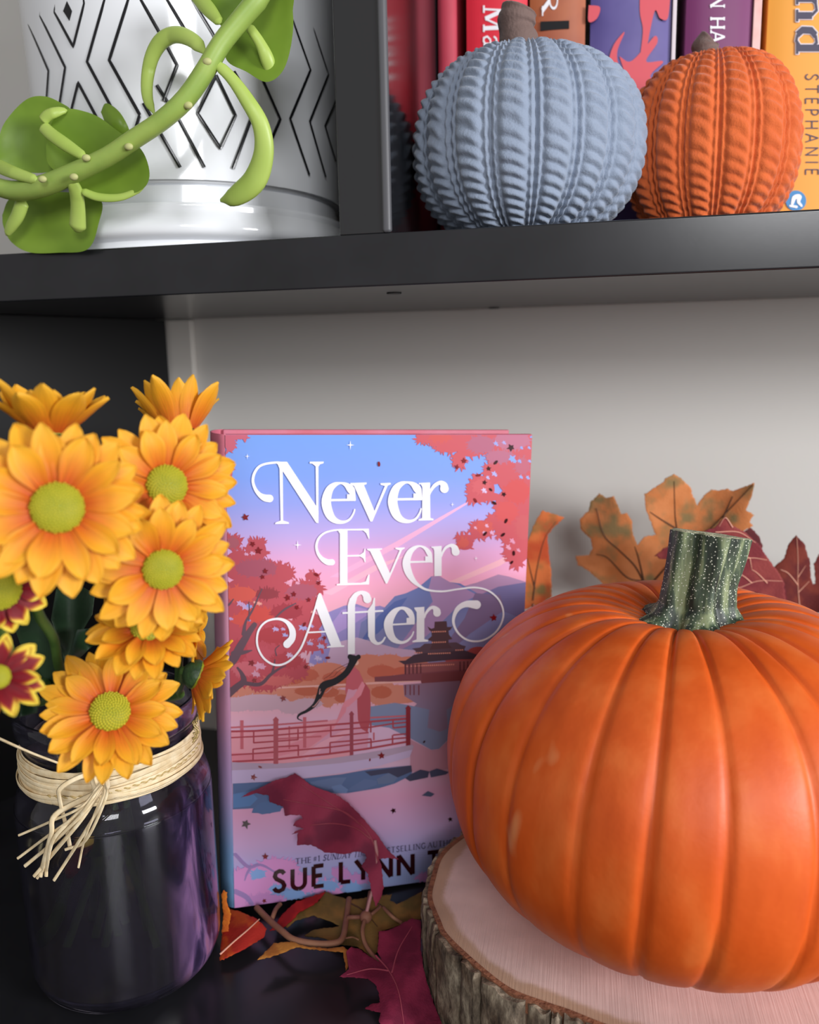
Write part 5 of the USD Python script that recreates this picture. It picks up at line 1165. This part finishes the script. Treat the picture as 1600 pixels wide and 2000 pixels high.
def on_pot(px, py, r):
    d = ray(px, py)
    a = d[..., 0] ** 2 + d[..., 1] ** 2
    b = d[..., 0] * (EYE[0] - OX) + d[..., 1] * (EYE[1] - OY)
    c = (EYE[0] - OX) ** 2 + (EYE[1] - OY) ** 2 - r * r
    disc_ = np.where(b * b - a * c > 0, b * b - a * c, np.nan)
    t = (-b - np.sqrt(disc_)) / a
    return EYE + d * t[..., None]
LINES = [[(60, -20), (110, 95), (98, 200), (125, 440)], [(120, -40), (118, 90), (215, 315), (205, 460)], [(190, -30), (178, 70), (290, 300), (262, 480)], [(250, -20), (243, 55), (326, 208), (376, 15), (370, -40)], [(478, -40), (388, 275), (492, 470), (560, 600)], [(585, -40), (487, 268), (624, 512), (600, 590), (560, 740)], [(268, 745), (320, 480), (348, 368), (432, 525), (480, 745)],
         [(618, -20), (720, 160), (790, 290), (730, 450)], [(735, -20), (860, 190)], [(845, -20), (950, 150), (1000, 260)], [(640, 460), (720, 600), (805, 747)], [(700, 380), (800, 535), (913, 747)], [(965, 335), (882, 505), (985, 662), (1052, 515), (965, 335)], [(1045, 318), (1140, 480), (1040, 752)], [(1175, 360), (1252, 532), (1205, 640), (1130, 752)], [(1315, -40), (1300, 70), (1387, 312), (1296, 530), (1382, 780)], [(1395, -40), (1380, 70), (1467, 332), (1384, 542), (1455, 790)], [(1500, 450), (1452, 562), (1500, 720)], [(1480, -20), (1462, 80), (1490, 150)], [(560, 745), (630, 600)], [(340, 745), (352, 500), (372, 745)]]
def pot_strip(px, rot):
    p = np.vstack([np.array(a) + (np.array(b) - a) * (np.linspace(0, 1, 14)[:-1])[:, None] for a, b in zip(px[:-1], px[1:])] + [np.array(px[-1:])])
    w = on_pot(p[:, 0] / G, p[:, 1] / G, OR + 0.0012)
    d = w - [OX, OY, 0]
    c, s = math.cos(rot), math.sin(rot)
    return np.c_[OX + d[:, 0] * c - d[:, 1] * s, OY + d[:, 0] * s + d[:, 1] * c, w[:, 2]]
for rot in (0.0, math.pi):
    for ln in (LINES if rot == 0 else LINES[3:-3]):
        w = pot_strip(ln, rot)
        w = w[np.isfinite(w[:, 2])]
        w = w[w[:, 2] > zg0 + 0.003]
        if len(w) > 2:
            nrm = np.c_[w[:, :2] - [OX, OY], np.zeros(len(w))]
            nrm /= np.linalg.norm(nrm, axis=1, keepdims=True)
            put('pattern_line', tube(w, 0.0008, 8, 0.3, up=nrm), 'black_glaze', pot, smooth=False)
    dia = np.vstack([np.array(a) + (np.array(b) - a) * np.linspace(0, 1, 7)[:-1, None] for a, b in zip([(300, 5), (322, 50), (310, 92), (283, 50)], [(322, 50), (310, 92), (283, 50), (300, 5)])])
    v, t = fill2d(Polygon(dia), 8)
    w = on_pot(v[:, 0] / G, v[:, 1] / G, OR + 0.0013)
    d = w - [OX, OY, 0]
    c, s = math.cos(rot), math.sin(rot)
    put('pattern_diamond', solid(np.c_[OX + d[:, 0] * c - d[:, 1] * s, OY + d[:, 0] * s + d[:, 1] * c, w[:, 2]], t, 0.0004), 'black_glaze', pot, smooth=False)

KP = lambda p: crop(p, G, 0, 0)
plant = thing('trailing_plant', 'trailing succulent with thick round green leaves hanging in front of the white pot', 'plant', AY(330, 100, 0.39))
def stroke_tube(pts, y, name, material, flat=0.8, ends=(0.7, 0.5)):
    q = spline(np.array(KP(pts)), 40)
    yy = np.interp(np.linspace(0, 1, 40), np.linspace(0, 1, len(y)), y)
    depth = (AY(q[:, 0], q[:, 1], yy) - EYE) @ CF
    r = 1.2 * q[:, 2] * depth / F
    e = np.minimum(np.linspace(0, 1, 40), np.linspace(1, 0, 40))
    r = r * np.clip(0.35 + e * 9, 0, 1)
    return put(name, tube(AY(q[:, 0], q[:, 1], yy), r, 14, flat, up=CF), material, plant, smooth=True)
stroke_tube([(-60, 800, 34), (0, 838, 34), (90, 852, 36), (200, 828, 38), (330, 772, 36), (480, 700, 34), (600, 620, 34), (720, 540, 34), (830, 440, 36), (920, 310, 36), (985, 200, 36), (1060, 105, 36), (1150, 0, 38), (1230, -90, 40)], [0.362, 0.36, 0.355, 0.352, 0.35, 0.352, 0.356, 0.36], 'stem', 'succulent_stem', 1.0)
def fat_leaf(pts, y0, cup, gx=0.0, gy=0.0, thick=0.0024):
    poly = Polygon(KP(pts)).buffer(6).buffer(-12).buffer(6)
    poly = Polygon(spline(np.vstack([np.array(KP(pts)), KP(pts)[:1]]), 90)).buffer(0)
    if poly.geom_type != 'Polygon':
        poly = max(poly.geoms, key=lambda g: g.area)
    v, t = fill2d(poly, 7.0)
    dist = np.array([poly.exterior.distance(Point(p)) for p in v])
    c = v.mean(0)
    R = np.sqrt(poly.area / np.pi)
    y = y0 + gx * (v[:, 0] - c[0]) + gy * (v[:, 1] - c[1]) + cup * (((v - c) ** 2).sum(1) / R ** 2)
    w = AY(v[:, 0], v[:, 1], y)
    sv2, sf2 = solid(w, t, 1e-6)
    n = len(v)
    fat = thick * np.sqrt(np.clip(dist / (0.45 * R), 0, 1))
    dd = (w - EYE) / np.linalg.norm(w - EYE, axis=1, keepdims=True)
    sv2 = np.vstack([w - dd * fat[:, None] / 2, w + dd * fat[:, None] / 2])
    return put('leaf', (sv2, sf2), 'succulent_leaf', plant, smooth=True)
fat_leaf([(-10, 720), (2, 590), (50, 508), (125, 440), (200, 430), (270, 458), (322, 500), (330, 600), (300, 700), (240, 760), (150, 772), (50, 750)], 0.372, -0.004, 0.00004)
fat_leaf([(205, 650), (235, 540), (300, 488), (380, 498), (450, 528), (530, 588), (590, 625), (645, 690), (668, 780), (640, 842), (560, 872), (450, 892), (380, 872), (280, 790), (215, 730)], 0.366, -0.004)
fat_leaf([(450, 500), (470, 462), (510, 478), (548, 520), (578, 590), (540, 620), (490, 590)], 0.374, 0.002)
fat_leaf([(10, 960), (40, 890), (110, 866), (300, 858), (448, 892), (440, 1000), (392, 1112), (260, 1128), (130, 1126), (50, 1080), (15, 1010)], 0.3765, -0.002, -0.00002)
fat_leaf([(890, -60), (950, 50), (1000, 150), (1012, 268), (1100, 320), (1190, 366), (1262, 318), (1300, 200), (1308, 60), (1270, -60)], 0.372, -0.004)
fat_leaf([(1240, -70), (1300, -40), (1400, -10), (1420, -80)], 0.372, 0.0)
for pts, y in (([(188, 545, 20), (215, 515, 22), (260, 498, 18), (300, 492, 8)], [0.357, 0.357, 0.36]), ([(188, 560, 22), (230, 600, 24), (300, 650, 24), (385, 705, 16)], [0.357, 0.354, 0.352]), ([(308, 790, 16), (338, 850, 26), (348, 930, 28), (346, 1035, 34)], [0.353, 0.36, 0.366]), ([(105, 890, 26), (80, 960, 26), (50, 1010, 22), (28, 1050, 12)], [0.364, 0.366, 0.368]), ([(-20, 735, 26), (60, 770, 24), (165, 805, 18)], [0.362, 0.356, 0.353]),
               ([(690, 510, 10), (660, 440, 20), (658, 350, 24), (680, 250, 28), (725, 180, 32), (790, 155, 32), (860, 180, 28), (915, 235, 22)], [0.36, 0.365, 0.362, 0.354]), ([(945, 265, 20), (1030, 345, 22), (1105, 450, 28), (1165, 560, 32), (1178, 680, 38), (1140, 800, 46), (1060, 870, 40), (985, 895, 18)], [0.352, 0.355, 0.362, 0.366]), ([(1105, 110, 18), (1160, 190, 20), (1195, 270, 26), (1212, 345, 16)], [0.364, 0.366, 0.37]), ([(870, -30, 26), (930, 40, 28), (985, 105, 16)], [0.366, 0.36, 0.354]), ([(360, 850, 14), (440, 880, 16), (540, 880, 14), (640, 840, 10)], [0.358, 0.36, 0.362])):
    stroke_tube(pts, y, 'leaf', 'succulent_pale', 0.6)
for x, y in ((925, 275), (575, 655), (190, 800), (330, 790), (385, 705), (840, 470)):
    p = AY(*KP([(x, y)])[0], 0.3485)
    m_ = trimesh.creation.icosphere(2, 0.0017)
    m_.vertices = m_.vertices * [1.2, 0.8, 0.9] + p
    put('leaf_scar', m_, 'leaf_scar', plant, smooth=True)

# ------------------------------------------------------------------ upper shelf: books and knitted pumpkins
SY = 0.506
K8 = lambda x, y: (x / 2.2222 + 880, y / 2.2222)
def shelf_book(label, xa, xb, material, texts=(), lean=0.0, strip=None):
    x0, x1 = (AY(xa, 120, SY)[0], AY(xb, 120, SY)[0])
    b = thing('book', label, 'book', ((x0 + x1) / 2, SY, TOP))
    w = x1 - x0
    n_ = 9
    th = np.linspace(-1, 1, n_)
    pr = [(x0 + w * (t_ + 1) / 2, SY + 0.003 * (1 - math.sqrt(max(0, 1 - (t_ * 0.98) ** 2)))) for t_ in th]
    c = 0.0022
    shape = Polygon(pr + [(x1, WALL - 0.008), (x1 - c, WALL - 0.008), (x1 - c, SY + 0.006), (x0 + c, SY + 0.006), (x0 + c, WALL - 0.008), (x0, WALL - 0.008)])
    m_ = trimesh.creation.extrude_polygon(shape, 0.205, engine='earcut')
    m_.apply_translation([0, 0, TOP])
    put('cover', m_, material, b, smooth=25)
    put('page_block', trimesh.creation.box(bounds=[[x0 + c, SY + 0.006, TOP + 0.003], [x1 - c, WALL - 0.011, TOP + 0.2]]), 'paper', b, smooth=False)
    for geom, mat_, yo in texts:
        parts = []
        for p in polys(geom):
            co = [AY(*np.array(r_.coords)[:, :2].T, SY - 0.0003 - yo) for r_ in (p.exterior, *p.interiors)]
            q_ = Polygon(co[0][:, [0, 2]], [c_[:, [0, 2]] for c_ in co[1:]]).buffer(0)
            for g_ in polys(q_):
                e_ = trimesh.creation.extrude_polygon(g_, 0.00015, engine='earcut')
                parts.append((np.c_[e_.vertices[:, 0], SY - 0.0003 - yo + e_.vertices[:, 2], e_.vertices[:, 1]], e_.faces[:, ::-1]))
        if parts:
            put('lettering' if mat_ != 'flame' else 'flame_print', cat_(parts), mat_, b, smooth=False)
    if strip:
        xs0, xs1 = AY(strip[0], 120, SY)[0], AY(strip[1], 120, SY)[0]
        put('jacket_edge', bbox(xs0, xs1, SY + 0.0008, WALL - 0.009, TOP + 0.0005, TOP + 0.204, 0.0004), strip[2], b, label='pale edge of the jacket')
    return b
def down(text, xb, cap, y0, y1, **kw):
    """text running down a spine: capitals point right"""
    g, L = write(text, **kw)
    s = (y1 - y0) / L
    return affinity.affine_transform(g, [0, cap, s, 0, xb, y0])
SERIF = dict(thick=0.17, thin=0.08, serif=0.15, gap=0.16)
xd = unproj(np.array([dx2 + 0.001, SY, 0.45]))[0]
shelf_book('raspberry red book spine pressed against the divider, leftmost of the row', xd, 891, 'spine_rose')
shelf_book('bright red book with white lettering behind the grey knitted pumpkin', 911, 1029, 'spine_red', [(down('Marr', 944, 40, 14, 148, **SERIF), 'title_white', 0.0)])
shelf_book('orange-brown book spine behind the stalk of the grey knitted pumpkin', 1034, 1142, 'spine_brown', [(down('R', 1059, 30, -18, 24, **SERIF), 'title_white', 0.0), (Polygon([(1056, 42), (1112, 40), (1112, 56), (1056, 60)]), 'black_glaze', 0.0)])
fl_ = []
for pts in ([(1252, -60), (1305, -60), (1306, 30), (1290, 36), (1280, 20), (1270, 60), (1262, 100), (1250, 120), (1256, 60), (1250, 20)], [(1150, 10), (1172, 14), (1166, 36), (1150, 42)], [(1200, 150), (1190, 120), (1198, 90), (1212, 70), (1220, 64), (1206, 100), (1210, 130), (1230, 160), (1246, 186), (1200, 200)], [(1150, 96), (1170, 100), (1180, 130), (1196, 170), (1190, 200), (1150, 200)], [(1210, 110), (1232, 120), (1262, 90), (1280, 70), (1284, 84), (1262, 120), (1296, 120), (1270, 150), (1300, 180), (1230, 200), (1222, 150)]):
    fl_.append(Polygon(spline(np.vstack([pts, pts[:1]]), 50)).buffer(0))
shelf_book('violet book with coral flame swirls behind the two knitted pumpkins', 1152, 1309, 'spine_violet', [(unary_union(fl_), 'flame', 0.0)], strip=(1311, 1319, 'spine_pale'))
shelf_book('plum book with white capitals above the rust knitted pumpkin', 1338, 1466, 'spine_plum', [(down('N HA', 1388, 28, -8, 82, thick=0.16, thin=0.1, serif=0.12, gap=0.2), 'title_white', 0.0)], strip=(1468, 1484, 'spine_peach'))
nd = down('nd', 1556, 56 / 0.66 * 0.72, -12, 104, thick=0.15, thin=0.07, serif=0.13, gap=0.14)
shelf_book('amber yellow book with large navy lettering at the right end of the row', 1497, 1680, 'spine_amber', [(nd.buffer(2.2), 'spine_pale', 0.0), (nd, 'ink_navy', 0.0003), (down('STEPHANIE', 1574, 25, 144, 342, thick=0.1, thin=0.1, gap=0.42), 'ink_navy', 0.0), (down('BOOKS', 1539, 16, 186, 334, thick=0.11, thin=0.11, gap=0.42) if 'K' in GLYPH else down('BOO', 1539, 16, 186, 270, thick=0.11, thin=0.11, gap=0.42), 'ink_navy', 0.0),
    (Point(1555, 392).buffer(20), 'logo_blue', 0.0), (unary_union([brush([(1548, 398, 2.5), (1552, 386, 4), (1562, 384, 4), (1560, 394, 3), (1566, 402, 2)], 14), brush([(1544, 402, 2), (1556, 404, 2.4)], 6)]), 'title_white', 0.0003)])

def knitted(label, pxc, pxl, pxr, top_px, Y, squash, material, stem_px, ncol, nrow, seed):
    xc = AY(pxc, 300, Y)[0]
    dpt = (AY(pxc, 300, Y) - EYE) @ CF
    R = (pxr - pxl) / 2 * dpt / F
    zt_ = AY(pxc, top_px, Y)[2]
    Hh = zt_ - TOP
    T = thing('knitted_pumpkin', label, 'knitted pumpkin', (xc, Y, TOP))
    na, nb = 640, 240
    ph = np.linspace(0, 2 * np.pi, na, endpoint=False)
    s = np.linspace(0, 1, nb)
    a = -np.pi / 2 + np.pi * s
    r = np.abs(np.cos(a)) ** 0.8
    zc = 0.5 + 0.5 * np.sign(np.sin(a)) * np.abs(np.sin(a)) ** 0.86
    dimple = 0.10 * np.exp(-(r / 0.2) ** 2) * (a > 0)
    u = ph / (2 * np.pi) * ncol
    fu = u - np.floor(u)
    vrow = s[:, None] * nrow
    FU = fu[None]
    ridge = np.zeros((nb, na))
    for c_ in (0.10, 0.27):
        ridge = np.maximum(ridge, np.exp(-(np.abs(np.angle(np.exp(2j * np.pi * (FU - c_))) / (2 * np.pi)) / 0.055) ** 2) * (0.80 + 0.2 * np.cos(2 * np.pi * vrow * 1.0)))
    mid_ = np.clip(1 - np.abs((FU - 0.68) / 0.32) ** 4, 0, 1)
    strand = (0.5 + 0.5 * np.cos(2 * np.pi * (vrow + 1.25 * (FU - 0.68) + 0.5 * np.abs(FU - 0.68)))) ** 0.7
    pulled = np.maximum(ridge, mid_ * (0.15 + 0.8 * strand)) * np.clip(np.cos(a) * 2.2, 0, 1)[:, None]
    lobe = 1 - 0.05 * np.abs(np.cos(np.pi * (FU - 0.19))) ** 6
    rr = R * (r[:, None] * lobe + 0.040 * pulled - 0.038)
    rr = np.maximum(rr, 0.0005)
    wob = 1 + 0.03 * np.sin(ph * 3 + seed)[None]
    zz_ = TOP + 0.0004 + Hh * (zc[:, None] - dimple[:, None]) + 0.0 * rr + R * 0.03 * pulled * np.sin(a)[:, None]
    zz_ = np.maximum(zz_, TOP + 0.0003)
    vv = np.stack([xc + rr * wob * np.cos(ph), Y + rr * wob * squash * np.sin(ph), zz_], -1).reshape(-1, 3)
    i, j = np.meshgrid(np.arange(nb - 1), np.arange(na), indexing='ij')
    f = np.stack([i * na + j, i * na + (j + 1) % na, (i + 1) * na + (j + 1) % na, (i + 1) * na + j], -1).reshape(-1, 4)
    put('knit_cover', (vv, f), material, T, smooth=True)
    q = spline([AY(x, y, Y - 0.002) for x, y, w in stem_px], 24)
    w_ = np.interp(np.linspace(0, 1, 24), np.linspace(0, 1, len(stem_px)), [w for *_, w in stem_px]) * dpt / F
    w_ = w_ * np.clip(0.5 + np.linspace(1, 0, 24) * 8, 0, 1) * (1 + 0.06 * np.sin(np.arange(24)))
    put('stalk', tube(q, w_, 16), 'stalk_brown', T, smooth=True)
knitted('large grey-blue knitted pumpkin with a brown stalk in front of the books', 1024, 797, 1251, 105, 0.435, 0.90, 'knit_blue', [(1022, 135, 44), (1016, 95, 36), (1008, 55, 34), (1012, 28, 36), (1016, 14, 30)], 17, 27, 1)
knitted('smaller rust orange knitted pumpkin with a brown stalk, right of the grey one', 1390, 1222, 1553, 108, 0.464, 0.80, 'knit_rust', [(1386, 135, 28), (1380, 110, 25), (1378, 88, 24), (1388, 76, 18)], 15, 25, 4)
